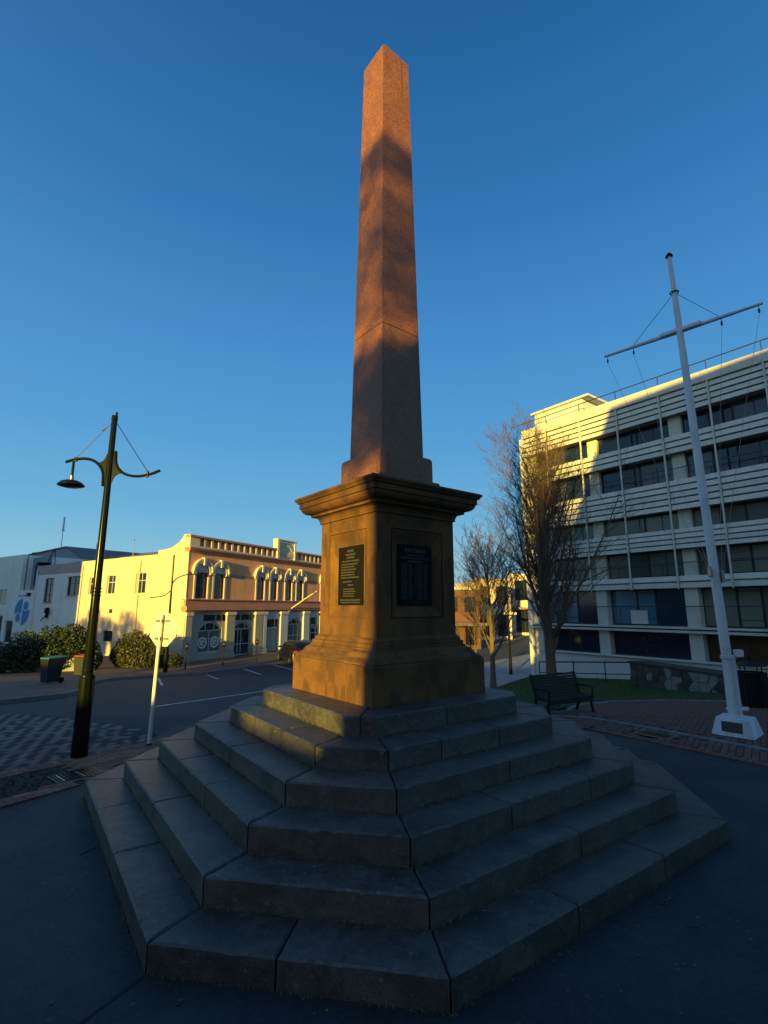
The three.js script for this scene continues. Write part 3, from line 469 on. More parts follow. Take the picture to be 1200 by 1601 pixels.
{ // red brick plaza on the right with pale border bands
  const P = [[3.55, -11.0], [4.09, -10.66], [5.0, -9.45], [5.87, -8.28], [6.9, -6.9], [12, -6.9], [14, -12], [12.2, -14.2], [10.2, -15.4], [8.5, -15.9], [6.8, -15.4], [5.48, -14.4], [4.2, -12.8]];
  const q = P.map(p => p); const o = []; const c = [8, -11]; for (let i = 0; i < q.length; i++) { const a = q[i], b = q[(i + 1) % q.length], n = 14; for (let k = 0; k < n; k++) { const s = (f, g) => { const x = lerp(c[0], lerp(a[0], b[0], g), f), z = lerp(c[1], lerp(a[1], b[1], g), f); return [x, G(x, z) + .006, z]; }; for (let g = 0; g < 8; g++) quad(o, s(k / n, g / 8), s((k + 1) / n, g / 8), s((k + 1) / n, (g + 1) / 8), s(k / n, (g + 1) / 8)); } }
  const base = struct('brick_plaza', tri(o), M.soil);
  const bandLine = [[3.62, -12.0], [4.6, -11.72], [5.3, -10.9], [6.55, -9.19], [8.2, -6.9]];
  const nearBand = p => { let d = 9; for (let i = 0; i + 1 < bandLine.length; i++) { const [a, b] = [bandLine[i], bandLine[i + 1]], l = (b[0] - a[0]) ** 2 + (b[1] - a[1]) ** 2, t = clamp(((p[0] - a[0]) * (b[0] - a[0]) + (p[1] - a[1]) * (b[1] - a[1])) / l, 0, 1); d = Math.min(d, Math.hypot(p[0] - lerp(a[0], b[0], t), p[1] - lerp(a[1], b[1], t))); } return d; };
  const el = [[3.55, -11.0], [4.09, -10.66], [5.0, -9.45], [5.87, -8.28], [6.9, -6.9]], nearEdge = p => { for (let i = 0; i + 1 < el.length; i++) { const [a, b] = [el[i], el[i + 1]], l = (b[0] - a[0]) ** 2 + (b[1] - a[1]) ** 2, t = clamp(((p[0] - a[0]) * (b[0] - a[0]) + (p[1] - a[1]) * (b[1] - a[1])) / l, 0, 1); if (Math.hypot(p[0] - lerp(a[0], b[0], t), p[1] - lerp(a[1], b[1], t)) < .2) return true; } return false; };
  const list = []; tile(P, .215, .108, -.93, .5, 0, (p, r, k, t) => { if (nearBand(p) > .16 && !nearEdge(p) && !(Math.abs(p[0] - 5.18) < .34 && Math.abs(p[1] + 10.2) < .3)) list.push([p[0], p[1], .207, .10, t, Math.floor(rnd() * 4)]); });
  for (let i = 0; i + 1 < el.length; i++) { const a = el[i], b = el[i + 1], l = Math.hypot(b[0] - a[0], b[1] - a[1]), n = Math.round(l / .108), t = Math.atan2(-(b[1] - a[1]), b[0] - a[0]), nx = (a[1] - b[1]) / l * -1, nz = (b[0] - a[0]) / l * -1, s = nx * (8 - a[0]) + nz * (-11 - a[1]) > 0 ? 1 : -1; for (let k = 0; k < n; k++) list.push([lerp(a[0], b[0], (k + .5) / n) + s * nx * .11, lerp(a[1], b[1], (k + .5) / n) + s * nz * .11, l / n - .008, .207, t, Math.floor(rnd() * 4)]); }
  pavers('paving_brick', base, list, .05, [M.brickRed, tinted(M.brickRed, [.8, .75, .75]), tinted(M.brickRed, [1.2, 1.1, 1.0]), tinted(M.brickRed, [.95, 1.05, 1.1])], .022);
  // pale border blocks
  const bl = []; for (let i = 0; i + 1 < bandLine.length; i++) { const a = bandLine[i], b = bandLine[i + 1], l = Math.hypot(b[0] - a[0], b[1] - a[1]), n = Math.round(l / .3), t = Math.atan2(-(b[1] - a[1]), b[0] - a[0]); for (let k = 0; k < n; k++) bl.push([lerp(a[0], b[0], (k + .5) / n), lerp(a[1], b[1], (k + .5) / n), l / n - .008, .19, t, k]); }
  pavers('border_block', base, bl, .06, [M.kerb, tinted(M.kerb, .85)], .026);
  const arc = [[4.4, -12.7], [4.9, -13.7], [5.48, -14.45], [6.8, -15.45], [8.5, -15.95], [10.2, -15.45], [12.2, -14.25], [14.2, -12]], al = []; for (let i = 0; i + 1 < arc.length; i++) { const a = arc[i], b = arc[i + 1], l = Math.hypot(b[0] - a[0], b[1] - a[1]), n = Math.round(l / .45), t = Math.atan2(-(b[1] - a[1]), b[0] - a[0]); for (let k = 0; k < n; k++) al.push([lerp(a[0], b[0], (k + .5) / n), lerp(a[1], b[1], (k + .5) / n), l / n - .01, .14, t, k]); }
  pavers('edging_block', base, al, .12, [M.kerb, tinted(M.kerb, [1.25, 1.15, 1])], .055);
  const mh = thing('access_cover', 'rectangular dark steel access cover set in the brick paving', 'cover', [5.18, .024, -10.2], -.93);
  obj('frame', [bx(-.32, .32, 0, .01, -.23, -.2), bx(-.32, .32, 0, .01, .2, .23), bx(-.32, -.29, 0, .01, -.2, .2), bx(.29, .32, 0, .01, -.2, .2)], M.steel, mh);
  obj('lid', rbx(-.285, .285, -.01, .007, -.195, .195, .003), M.darkMetal, mh);
}
// lawn falling away to the office building, with the concrete footway on its left
{
  const L = [[4.3, -13.2], [5.6, -14.7], [8.5, -16.2], [12.2, -14.5], [14.4, -12.2], [17.6, -25], [11.0, -36], [8.6, -32.2], [5.2, -23.2], [4.0, -15]];
  const o = [], c = [9.2, -22]; for (let i = 0; i < L.length; i++) { const a = L[i], b = L[(i + 1) % L.length], n = 16; for (let k = 0; k < n; k++) { const s = (f, g) => { const x = lerp(c[0], lerp(a[0], b[0], g), f), z = lerp(c[1], lerp(a[1], b[1], g), f); return [x, G(x, z) + .03, z]; }; for (let g = 0; g < 8; g++) quad(o, s(k / n, g / 8), s((k + 1) / n, g / 8), s((k + 1) / n, (g + 1) / 8), s(k / n, (g + 1) / 8)); } }
  struct('lawn', tri(o), M.lawn);
  const b = []; let n = 0; while (n < 42000) { const x = rr(4, 17), z = -rr(12.5, 34); if (!inside([x, z], L)) continue; n++; const y = G(x, z) + .025, h = rr(.03, .085), a = rr(0, 6.28), w = .007, lx = rr(-.03, .03), lz = rr(-.03, .03); b.push(x - w * Math.cos(a), y, z - w * Math.sin(a), x + w * Math.cos(a), y, z + w * Math.sin(a), x + lx, y + h, z + lz); }
  const g = obj('grass', tri(b), M.grass); g.userData.kind = 'stuff'; g.userData.label = 'short green grass on the sloping lawn behind the bench'; g.userData.category = 'grass';
  const v = []; for (let i = 0; i < 900; i++) { const t = rnd(), arc = [[4.6, -13.4], [5.6, -14.75], [6.8, -15.65], [8.5, -16.2], [10.2, -15.7], [12.3, -14.5]], k = Math.min(4, Math.floor(t * 5)), f = t * 5 - k, x = lerp(arc[k][0], arc[k + 1][0], f) + rr(-.35, .35), z = lerp(arc[k][1], arc[k + 1][1], f) - Math.pow(rnd(), 2) * 1.6 + .15, y = G(x, z) + .075 + rr(0, .03), s = rr(.015, .04), a = rr(0, 6.28); v.push(x + s * Math.cos(a), y, z + s * Math.sin(a), x + s * Math.cos(a + 2), y + rr(-.01, .02), z + s * Math.sin(a + 2), x + s * Math.cos(a + 4), y + rr(0, .02), z + s * Math.sin(a + 4)); }
  const l = obj('fallen_leaves', tri(v), M.litter); l.userData.kind = 'stuff'; l.userData.label = 'fallen brown leaves along the curved edge of the lawn'; l.userData.category = 'leaves';
  struct('footpath', [sheet([3.9, -19], [5.0, -23.0], [8.4, -32.1], [3.0, -30], .035, 10, 12), sheet([3.0, -30], [8.4, -32.1], [10.6, -37.5], [5.2, -42.5], .035, 10, 12), sheet([5.2, -42.5], [10.6, -37.5], [24, -57], [20, -62], .035, 14, 14)], M.concrete);
  const kb = thing('kerb', 'concrete kerb beside the pale footpath along the far street', 'kerb'); obj('kerb_run', strip([[2.7, -29.6], [3.8, -37], [5.2, -42.6], [20, -62.2]], .16, .16, -.05), M.kerb, kb);
}
// footway across the street with its kerb, along the painted and the ornate buildings
const kp = [[-26, -9.5], [-10.6, -13.9], [-9.9, -16.4], [-10.6, -18.6], [-12.2, -21.5], [-12.7, -24.2], [-12.1, -26.2], [-7.4, -34.2], [4, -54]];
{
  const back = [[-46, -30], [-42, -40], [-38, -44], [-33, -46], [-24, -41], [-16, -36], [-13.2, -34.2], [-9.0, -42.6], [2.4, -65]], g = [];
  for (let i = 0; i + 1 < kp.length; i++) g.push(sheet(kp[i], kp[i + 1], back[i + 1], back[i], .12, 8, 14));
  struct('pavement', g, M.footway);
  const kb = thing('kerb', 'long stone kerb of the brick footway below the painted buildings', 'kerb'); obj('kerb_run', strip(kp, .17, .135, -.01, .8), M.kerb, kb);
}
// road markings
{
  const A = gxz(243, 1105), B = gxz(412, 1081); struct('road_marking', strip([A, B, [B[0] + (B[0] - A[0]) * .3, B[1] + (B[1] - A[1]) * .3]], .11, .004, .004), M.paint);
  for (const [a, b] of [[[317, 1050], [341, 1062]], [[376, 1045], [408, 1055]], [[427, 1040], [462, 1049]], [[247, 1060], [253, 1072]]]) struct('parking_line', strip([gxz(...a), gxz(...b)], .11, .004, .004), M.paint);
  struct('centre_line', strip([gxz(774, 1009), gxz(822, 994)], .14, .004, .004), M.paint);
}
struct('paving_joint', [strip([gxz(221, 1530), gxz(130, 1598), gxz(40, 1680)], .022, .003, .005, .2), strip([gxz(124, 1338), gxz(150, 1325)], .018, .003, .005, .2)], M.joint);

{ // leaves and grit blown against the lowest step
  const v = []; for (let i = 0; i < 420; i++) { const a = rr(-.2, 3.5), r = 3.55 + Math.pow(rnd(), 3) * 3.2, x = MC[0] + r * Math.cos(a), z = MC[1] + r * Math.sin(a) * 1.02, q = [x - MC[0], z - MC[1]], c = Math.cos(ROT), s = Math.sin(ROT), m = Math.abs(q[0] * s + q[1] * c), n = Math.abs(-q[0] * c + q[1] * s); if (m < 3.44 && n < 3.44 && m + n < 5.43) continue; const y = .008, k = rr(.004, .02), t = rr(0, 6.28); v.push(x + k * Math.cos(t), y, z + k * Math.sin(t), x + k * Math.cos(t + 2), y + rr(0, .008), z + k * Math.sin(t + 2), x + k * Math.cos(t + 4), y + rr(0, .006), z + k * Math.sin(t + 4)); }
  const l = obj('leaf_litter', tri(v), M.litter); l.userData.kind = 'stuff'; l.userData.label = 'scattered dry leaf bits and grit on the dark asphalt'; l.userData.category = 'litter';
}


// ------------------------------------------------------------------ window helpers
function windowAt(t, [x0, x1, y0, y1], z, o = {}) {                 // framed window set in an opening of the wall
  const w = part('window', t), f = o.f ?? .06, fm = o.frame || M.frameWhite, gm = o.glass || M.glass, bars = [];
  bars.push(bx(x0, x1, y0, y0 + f, z - .06, z), bx(x0, x1, y1 - f, y1, z - .06, z), bx(x0, x0 + f, y0 + f, y1 - f, z - .06, z), bx(x1 - f, x1, y0 + f, y1 - f, z - .06, z));
  for (const q of o.v || []) { const x = lerp(x0, x1, q); bars.push(bx(x - f * .4, x + f * .4, y0 + f, y1 - f, z - .05, z - .004)); }
  for (const q of o.h || []) { const y = lerp(y0, y1, q); bars.push(bx(x0 + f, x1 - f, y - f * .4, y + f * .4, z - .048, z - .006)); }
  obj('frame', bars, fm, w); { const W = (x1 - x0 - f) / 2, Hh = (y1 - y0 - f) / 2, g = bx(-W, W, -Hh, Hh, -.006, .006); g.rotateY(rr(-.006, .006)); g.rotateX(rr(-.008, .008)); g.translate((x0 + x1) / 2, (y0 + y1) / 2, z - .036); obj('pane', g, gm, w); }
  if (o.sill) obj('sill', rbx(x0 - .08, x1 + .08, y0 - .1, y0 - .002, z - .05, o.sill, .015), o.sillMat || M.trim, w);
  return w;
}
function arcRing(cx, cy, r0, r1, z0, z1, a0 = 0, a1 = Math.PI, n = 20) { const s = new THREE.Shape(); for (let i = 0; i <= n; i++) { const a = lerp(a0, a1, i / n); const p = [cx + r1 * Math.cos(a), cy + r1 * Math.sin(a)]; i ? s.lineTo(...p) : s.moveTo(...p); } for (let i = n; i >= 0; i--) { const a = lerp(a0, a1, i / n); s.lineTo(cx + r0 * Math.cos(a), cy + r0 * Math.sin(a)); } const g = new THREE.ExtrudeGeometry(s, { depth: z1 - z0, bevelEnabled: true, bevelSize: .02, bevelThickness: .02, bevelSegments: 1, curveSegments: 1 }); g.translate(0, 0, z0); return g; }
function discSeg(cx, cy, r, z0, z1, a0 = 0, a1 = Math.PI, n = 20) { const s = new THREE.Shape(); for (let i = 0; i <= n; i++) { const a = lerp(a0, a1, i / n); const p = [cx + r * Math.cos(a), cy + r * Math.sin(a)]; i ? s.lineTo(...p) : s.moveTo(...p); } const g = new THREE.ExtrudeGeometry(s, { depth: z1 - z0, bevelEnabled: false, curveSegments: 1 }); g.translate(0, 0, z0); return g; }

// ------------------------------------------------------------------ ornate two-storey building on the corner
const OB = -1.17, OF = new Facade(-13.4, -34.4, .452, -.892, OB);
{
  const t = thing('ornate_building', 'ornate two-storey tan commercial building with arched window hoods and balustraded parapet', 'building', OF.pos(), OF.turn), E = 21;
  const y = w => w - OB;                                          // world height -> local
  const Y1 = y(2.45), Y2 = y(3.0), YC = y(6.2), YP = y(6.52), YT = y(7.32);
  const ups = [[.75, 1.85], [2.45, 3.45], [7.05, 7.95], [8.75, 9.6], [10.75, 11.6], [12.35, 13.25], [16.2, 17.1], [17.8, 18.7]];
  obj('wall', [...wall(0, E, Y2, YC, -.3, 0, ups.map(([a, b]) => [a, b, y(3.06), y(4.82)])), bx(1.3, E, 0, YC - .02, -9, -.5)], M.tan, t);
  // side wall, cream, with the swept end of the parapet
  { const s = [.107, -.994], o = []; const prof = [[0, 0], [0, y(7.42)], [.5, y(7.42)], [.62, y(7.2)], [.95, y(6.85)], [1.5, y(6.55)], [2.1, y(6.42)], [2.72, y(6.38)], [2.72, 0]];
    const sh = new THREE.Shape(prof.map(p => new THREE.Vector2(-p[0], p[1]))), g = new THREE.ExtrudeGeometry(sh, { depth: .35, bevelEnabled: false }); g.rotateY(Math.PI / 2 * 3 + .107); 
    // extruded along the facade, inwards
    g.translate(0, 0, 0); obj('side_wall', mv(g, .345, 0, -.02), M.cream, t); }
  obj('roof', [bx(.4, E, YC, YC + .12, -2.6, -.3), bx(1.3, E, YC, YC + .12, -9, -2.61), bx(4.6, 7.4, YP + .2, YT + .5, -4.8, -2.6)], M.slate, t);
  // fascia bands and cornices
  obj('fascia_band', [bx(-.02, E, Y1 + .06, Y2 - .08, -.3, .06)], M.fascia, t);
  obj('cornice', [bx(-.06, E, Y2 - .08, Y2, -.3, .16), bx(-.04, E, Y1, Y1 + .06, -.3, .2), bx(-.08, E, Y1 - .22, Y1 - .001, -.3, .28), bx(-.03, E, Y1 - .34, Y1 - .22, -.3, .14)], M.fascia, t);
  obj('cornice', [bx(-.06, E, YC, YC + .1, -.3, .12), bx(-.09, E, YC + .1, YC + .2, -.3, .2), bx(-.12, E, YC + .2, YP, -.3, .28)], M.fascia, t);
  obj('string_course', ups.map(([a, b], i) => [i ? ups[i - 1][1] : -.03, a]).concat([[18.7, E]]).map(([a, b]) => bx(a + .002, b - .002, y(4.72), y(4.84), 0, .06)), M.fascia, t);
  // parapet: solid end, piers and balusters, coping, name tablet
  const T0 = 9.25, T1 = 11.9;
  obj('parapet_pier', rbx(-.05, .85, YP, YT - .1, -.28, .1, .02), M.trim, t);
  obj('coping', [rbx(-.1, T0 - .02, YT - .1, YT + .06, -.3, .18, .025), rbx(T1 + .02, E, YT - .1, YT + .06, -.3, .18, .025)], M.fascia, t);
  obj('parapet_base', [bx(.85, T0, YP, YP + .12, -.28, .1), bx(T1, E, YP, YP + .12, -.28, .1)], M.trim, t);
  obj('parapet_back', [bx(.85, T0, YP + .12, YT - .1, -.28, -.16), bx(T1, E, YP + .12, YT - .1, -.28, -.16)], M.tan, t);
  for (let x = 1.35; x < E; x += .68) if (x < T0 - .2 || x > T1 + .2) obj('baluster', rbx(x - .1, x + .1, YP + .12, YT - .1, -.14, .07, .02), M.trim, t);
  obj('tablet_pier', [rbx(T0, T0 + .3, YP, y(8.1), -.3, .2, .02), rbx(T1 - .22, T1, YP, y(8.0), -.3, .16, .02)], M.trim, t);
  const tb = obj('name_tablet', [bx(T0 + .3, T1 - .22, YP, y(8.0), -.28, .06), rbx(T0 - .03, T1 + .03, y(8.1), y(8.22), -.32, .22, .03)], M.trim, t);
  { const g = []; for (let i = 0; i < 9; i++) { const a = lerp(2.5, .64, i / 8), cx = (T0 + T1) / 2; g.push(mv(rbx(-.07, .07, -.11, .11, 0, .05, .012), cx + 1.0 * Math.cos(a), y(6.95) + .8 * Math.sin(a), .06, 0, 0, a - Math.PI / 2)); } for (let i = 0; i < 12; i++) g.push(rbx(T0 + .42 + i * .155, T0 + .50 + i * .155, y(6.75), y(7.1) + .14 * hash(i, 3, 9), .06, .1, .012)); obj('relief', g, M.trim, tb); }
  // upper windows: dark sashes, hood moulds on imposts, keystones
  for (const [a, b] of ups) {
    windowAt(t, [a, b, y(3.06), y(4.82)], -.12, { frame: M.frameDark, h: [.5], f: .07 });
    const c = (a + b) / 2, r = (b - a) / 2 + .06, hd = part('window_hood', t);
    obj('tympanum', discSeg(c, y(4.86), r, -.02, .025), M.shopBlue, hd);
    obj('arch_moulding', arcRing(c, y(4.86), r, r + .2, 0, .12), M.trim, hd);
    obj('arch_moulding', arcRing(c, y(4.86), r + .2, r + .32, 0, .2), M.trim, hd);
    obj('keystone', mv(rbx(-.1, .1, -.05, .52, 0, .26, .02), c, y(4.86) + r - .1, 0), M.trim, hd);
    obj('impost', [rbx(c - r - .32, c - r + .02, y(4.68), y(4.86), 0, .16, .02), rbx(c + r - .02, c + r + .32, y(4.68), y(4.86), 0, .16, .02)], M.trim, hd);
    obj('jamb', [bx(a - .16, a - .002, y(3.0), y(4.68), 0, .05), bx(b + .002, b + .16, y(3.0), y(4.68), 0, .05)], M.trim, hd);
  }
  // shop front: pilasters, arched windows, doors, transom lights
  const P = (x0, y0, x1, y1) => OF.rect(x0, y0, x1, y1);
  const w1 = P(309.5, 972, 346, 1020), d1 = P(363.5, 972, 391, 1031), d2 = P(416, 968, 434, 1028), w2 = P(449, 966, 470, 1020), w3 = P(486, 976, 497, 1026);
  const holes = [[w1[0], w1[1], w1[2], w1[3]], [d1[0], d1[1], 0, d1[3]], [d2[0], d2[1], 0, d2[3]], [w2[0], w2[1], w2[2], w2[3]], [w3[0], w3[1], .6, w3[3]], [13.9, 15.6, .6, 2.7], [17, 19.4, .6, 2.7]];
  const tr = [P(318, 958, 327, 968)[0], P(384, 958, 395, 968)[1]];
  obj('shop_wall', [...wall(0, d1[1] + .5, 0, Y1 - .34, -.3, 0, [...holes.slice(0, 2), [tr[0], tr[1], Y1 - 1.02, Y1 - .5]])], M.shopGrey, t);
  obj('shop_wall', wall(d1[1] + .5, E, 0, Y1 - .34, -.3, .002, holes.slice(2)), M.shopBlue, t);
  const pil = [[.02, .55], ...[[350, 363], [395, 406.5], [408, 413], [435, 446], [471, 480]].map(([a, b]) => { const q = P(a, 970, b, 1028); return [q[0], q[1]]; }), [16, 16.6], [19.8, 20.4]];
  pil.forEach(([a, b], i) => { const p = part('pilaster', t), m = i < 3 ? M.shopGrey : M.shopBlue; obj('shaft', rbx(a, b, .35, Y1 - .6, .004, .2, .015), m, p); obj('base', rbx(a - .05, b + .05, 0, .35, .004, .25, .02), m, p); obj('capital', rbx(a - .06, b + .06, Y1 - .6, Y1 - .36, .004, .27, .03), M.trim, p); });
  for (let i = 0; i < 4; i++) { const a = lerp(tr[0], tr[1], i / 4), b = lerp(tr[0], tr[1], (i + 1) / 4); windowAt(t, [a + .01, b - .01, Y1 - 1.02, Y1 - .5], -.1, { frame: M.shopGrey, f: .05 }); }
  const archWin = ([a, b, c, d], o) => { const w = windowAt(t, [a, b, c, d - (b - a) * .26], -.12, o), cx = (a + b) / 2, r = (b - a) / 2, hh = (b - a) * .26, R = (r * r + hh * hh) / (2 * hh), ang = Math.asin(r / R);
    obj('fanlight', discSeg(cx, d - R, R - .04, -.16, -.14, Math.PI / 2 - ang, Math.PI / 2 + ang), M.glass, w); obj('fan_frame', [arcRing(cx, d - R, R - .09, R - .01, -.15, -.1, Math.PI / 2 - ang, Math.PI / 2 + ang), bx(a + (b - a) * .3, a + (b - a) * .3 + .05, d - hh, d - .1, -.14, -.1), bx(b - (b - a) * .3 - .05, b - (b - a) * .3, d - hh, d - .1, -.14, -.1)], o.frame, w);
    // spandrels of the arched head
    const s = []; for (const q of [0, 1]) { const sh = new THREE.Shape(); const n = 10; sh.moveTo(q ? b : a, d - hh); for (let i = 0; i <= n; i++) { const g = q ? Math.PI / 2 - ang + ang * i / n : Math.PI / 2 + ang - ang * i / n; sh.lineTo(cx + R * Math.cos(g), d - R + R * Math.sin(g)); } sh.lineTo(q ? b : a, d); const g = new THREE.ExtrudeGeometry(sh, { depth: .28, bevelEnabled: false, curveSegments: 1 }); g.translate(0, 0, -.29); s.push(g); } obj('arch_head', s, o.wall, w); return w; };
  const sw = archWin(w1, { frame: M.shopBlue, glass: M.glassCurtain2, v: [.5], h: [.62], wall: M.shopGrey, f: .07 });
  for (const q of [.24, .76]) { const cx = lerp(w1[0], w1[1], q), cy = lerp(w1[2], w1[3], .32); const d = obj('window_decal', [arcRing(cx, cy, .30, .38, -.148, -.144, 0, 6.283, 28), arcRing(cx, cy, .12, .18, -.148, -.144, 0, 5.4, 20), discSeg(cx, cy, .06, -.149, -.145, 0, 6.283, 12)], M.white, sw); }
  const dw = archWin([d1[0], d1[1], .04, d1[3]], { frame: M.shopBlue, v: [.33, .5], h: [.42], wall: M.shopGrey, f: .07 }); obj('door_handle', rbx(lerp(d1[0], d1[1], .55), lerp(d1[0], d1[1], .55) + .05, 1.05, 1.35, -.12, -.06, .012), M.steel, dw);
  { const q = part('door', t); obj('door_leaf', bx(d2[0], d2[1], .02, d2[3] - .75, -.2, -.14), M.bluegrey, q); obj('transom', [bx(d2[0], d2[1], d2[3] - .75, d2[3] - .65, -.2, -.08)], M.shopBlue, q); obj('pane', bx(d2[0], d2[1], d2[3] - .65, d2[3], -.19, -.17), M.glass, q); obj('door_handle', rbx(d2[1] - .16, d2[1] - .1, 1.0, 1.2, -.14, -.08, .01), M.steel, q); }
  archWin(w2, { frame: M.shopBlue, glass: M.glassCurtain2, v: [.5], h: [.6], wall: M.shopBlue, f: .07 }); archWin([w3[0], w3[1], .6, w3[3]], { frame: M.shopBlue, wall: M.shopBlue, v: [], h: [.6] });
  windowAt(t, [13.9, 15.6, .6, 2.7], -.12, { frame: M.shopBlue, v: [.5] }); windowAt(t, [17, 19.4, .6, 2.7], -.12, { frame: M.shopBlue, v: [.5] });
  // flagstaff leaning out over the street
  const fp = thing('wall_flagpole', 'bare wooden flagpole leaning out from the tan ornate facade', 'flagpole'); const wp = (s, yy, z) => { const v = new THREE.Vector3(s, yy, z).applyAxisAngle(new THREE.Vector3(0, 1, 0), OF.turn); return [v.x + OF.o[0], v.y + OB, v.z + OF.o[1]]; };
  obj('staff', tubePts([wp(11.2, y(2.2), .1), wp(12.4, y(3.5), 1.5), wp(12.75, y(3.85), 1.9)], [.05, .045, .035], 8), M.trim, fp); obj('bracket', mv(rbx(-.12, .12, -.2, .2, -.02, .14, .02), ...wp(11.2, y(2.2), .1), OF.turn), M.fascia, fp);
}

// ------------------------------------------------------------------ cream and white painted building along the side street
const SF = new Facade(-13.4, -34.4, .839, .545, OB);
{
  const t = thing('painted_building', 'long two-storey cream and white painted building with a pink parapet band and blue round logo', 'building', SF.pos(), SF.turn), y = w => w - OB;
  const win = [SF.rect(138, 902, 152, 930), SF.rect(166, 899, 179, 929), SF.rect(210.5, 895, 227, 928), SF.rect(247, 893, 271, 926), SF.rect(159.5, 986, 174.5, 1003), SF.rect(104, 901, 123.5, 931), SF.rect(68, 904, 82, 942)];
  const xa = -2.62, xb = -14.2, xc = -22.2, xd = -25.3, xe = -34;
  obj('cream_wall', [...wall(xb, xa, 0, y(6.12), -.35, -.03, win.slice(0, 5)), bx(xc, xa, 0, y(6.0), -9, -.6)], M.cream, t);
  obj('white_wall', wall(xc, xb, 0, y(5.32), -.35, -.03, win.slice(5)), M.creamShade, t);
  obj('parapet_band', bx(xc, xb, y(5.32), y(6.18), -.35, -.03), M.pinkBand, t);
  obj('coping', [rbx(xb, xa, y(6.12), y(6.2), -.4, .03, .02)], M.trim, t);
  win.forEach((q, i) => windowAt(t, q, -.14, i === 6 ? { frame: M.frame, v: [.5], h: [.33, .72], f: .06, sill: .03 } : { frame: i < 4 ? M.frameWhite : M.frame, v: [.5], h: [.62], f: .055, sill: .04, sillMat: M.trim }));
  const roof = []; quad(roof, [xc, y(6.1), -.4], [xa, y(6.16), -.4], [xa, y(7.7), -7], [xc, y(7.7), -7]); quad(roof, [xc, y(7.7), -7], [xa, y(7.7), -7], [xa, y(5), -13], [xc, y(5), -13]); obj('roof', tri(roof), M.slate, t);
  // white block with logo at the far end of the wall
  const w0 = SF.rect(-14, 922, 9, 946), dr = SF.rect(5, 970, 17, 1006), dr2 = SF.rect(-14, 962, 1, 1000);
  obj('white_wall', [...wall(xe, xd, 0, y(7.45), -.35, -.03, [w0, [dr[0], dr[1], dr[2], dr[3]], [dr2[0], dr2[1], dr2[2], dr2[3]]]), ...wall(xd, xc, 0, y(4.0), -.35, -.03, []), bx(xe, xc, 0, y(3.9), -9, -.5), bx(xe, xd, y(3.9), y(7.4), -9, -.5)], M.creamShade, t);
  windowAt(t, w0, -.14, { frame: M.frameWhite, v: [.5] });
  windowAt(t, dr, -.14, { frame: M.frameWhite, f: .08 }); windowAt(t, dr2, -.14, { frame: M.frameWhite, f: .08 });
  obj('recessed_panel', [bx(xd, xc, y(4.0), y(7.2), -1.2, -.9)], M.bluegrey, t); windowAt(t, [xd + .5, xc - .5, y(4.4), y(6.6)], -.85, { frame: M.bluegrey, v: [.35], glass: M.glassNavy });
  for (const x of [-5.6, -13.9, -21.9]) obj('downpipe', tubePts([[x, .1, .06], [x, y(5.7), .06], [x, y(6.0), -.02]], .05, 8), x < -14 ? M.creamShade : M.cream, t);
  obj('vent_grille', [rbx(-9.3, -8.9, y(2.0), y(2.3), -.03, .02, .01)], M.frame, t);
  // blue logo of four pieces on pale backing
  const lg = SF.rect(22.5, 936, 45, 977), cx = (lg[0] + lg[1]) / 2, cy = (lg[2] + lg[3]) / 2, rx = (lg[1] - lg[0]) / 2, ry = (lg[3] - lg[2]) / 2, logo = part('logo_sign', t);
  const ext = (pts, z0, z1) => { const s = new THREE.Shape(pts.map(p => new THREE.Vector2(cx + p[0] * rx, cy + p[1] * ry))); const g = new THREE.ExtrudeGeometry(s, { depth: z1 - z0, bevelEnabled: false }); g.translate(0, 0, z0); return g; };
  const quarter = (sgn, g) => { const p = []; for (let i = 0; i <= 16; i++) { const a = Math.PI / 2 + .05 + (Math.PI / 2 + .1) * i / 16; p.push([(1 + g) * Math.cos(a) * sgn, (1 + g) * Math.sin(a) * sgn]); } p.push([-.42 * sgn, -.02 * sgn], [(-.12 + g) * sgn, -.16 * sgn], [(-.1 + g) * sgn, .3 * sgn]); return p; };
  const dot = (x0, y0, r) => Array.from({ length: 24 }, (_, i) => [x0 + r * Math.cos(i / 24 * 6.283), y0 + r * 1.05 * Math.sin(i / 24 * 6.283)]);
  const pale = plain(.40, .62, .74, .6), blue = plain(.006, .16, .42, .5);
  for (const s of [1, -1]) { obj('backing', ext(quarter(s, .07), -.028, 0), pale, logo); obj('backing', ext(dot(s * .46, s * .45, .39), -.026, .004), pale, logo); }
  for (const s of [1, -1]) { obj('logo_piece', ext(quarter(s, 0), .002, .012), blue, logo); obj('logo_dot', ext(dot(s * .46, s * .45, .3), .006, .016), blue, logo); }
  // fittings
  const wl = SF.at(75, 957); obj('wall_bracket', [mv(rbx(-.06, .06, -.5, .4, -.02, .2, .02), wl[0], wl[1], 0), mv(rbx(-.9, 0, -.04, .04, .05, .12, .02), wl[0], wl[1] - .3, .1, 0, 0, .5), mv(rbx(0, .35, -.1, .35, .1, .3, .03), wl[0], wl[1], .05)], M.darkMetal, t);
  const cd = SF.at(45, 931); obj('cable_conduit', [bx(cd[0] - 2.2, cd[0], cd[1] - .04, cd[1] + .02, -.03, .02), rbx(cd[0] - .15, cd[0] + .25, cd[1] - .02, cd[1] + .25, -.03, .2, .03)], M.darkMetal, t);
  const dish = SF.at(66, 886); obj('roof_bracket', [mv(tubePts([[0, 0, 0], [.5, 1.6, -.4], [.7, 1.7, -.4], [.75, 0, -.5]], .035, 6), dish[0], dish[1] - .1, -.2), mv(lathe([[0, 0], [.45, .1], [.6, .28], [.58, .3], [.42, .15], [0, .05]], 18), dish[0] - .5, dish[1] + .1, -.3)], M.darkMetal, t);
}
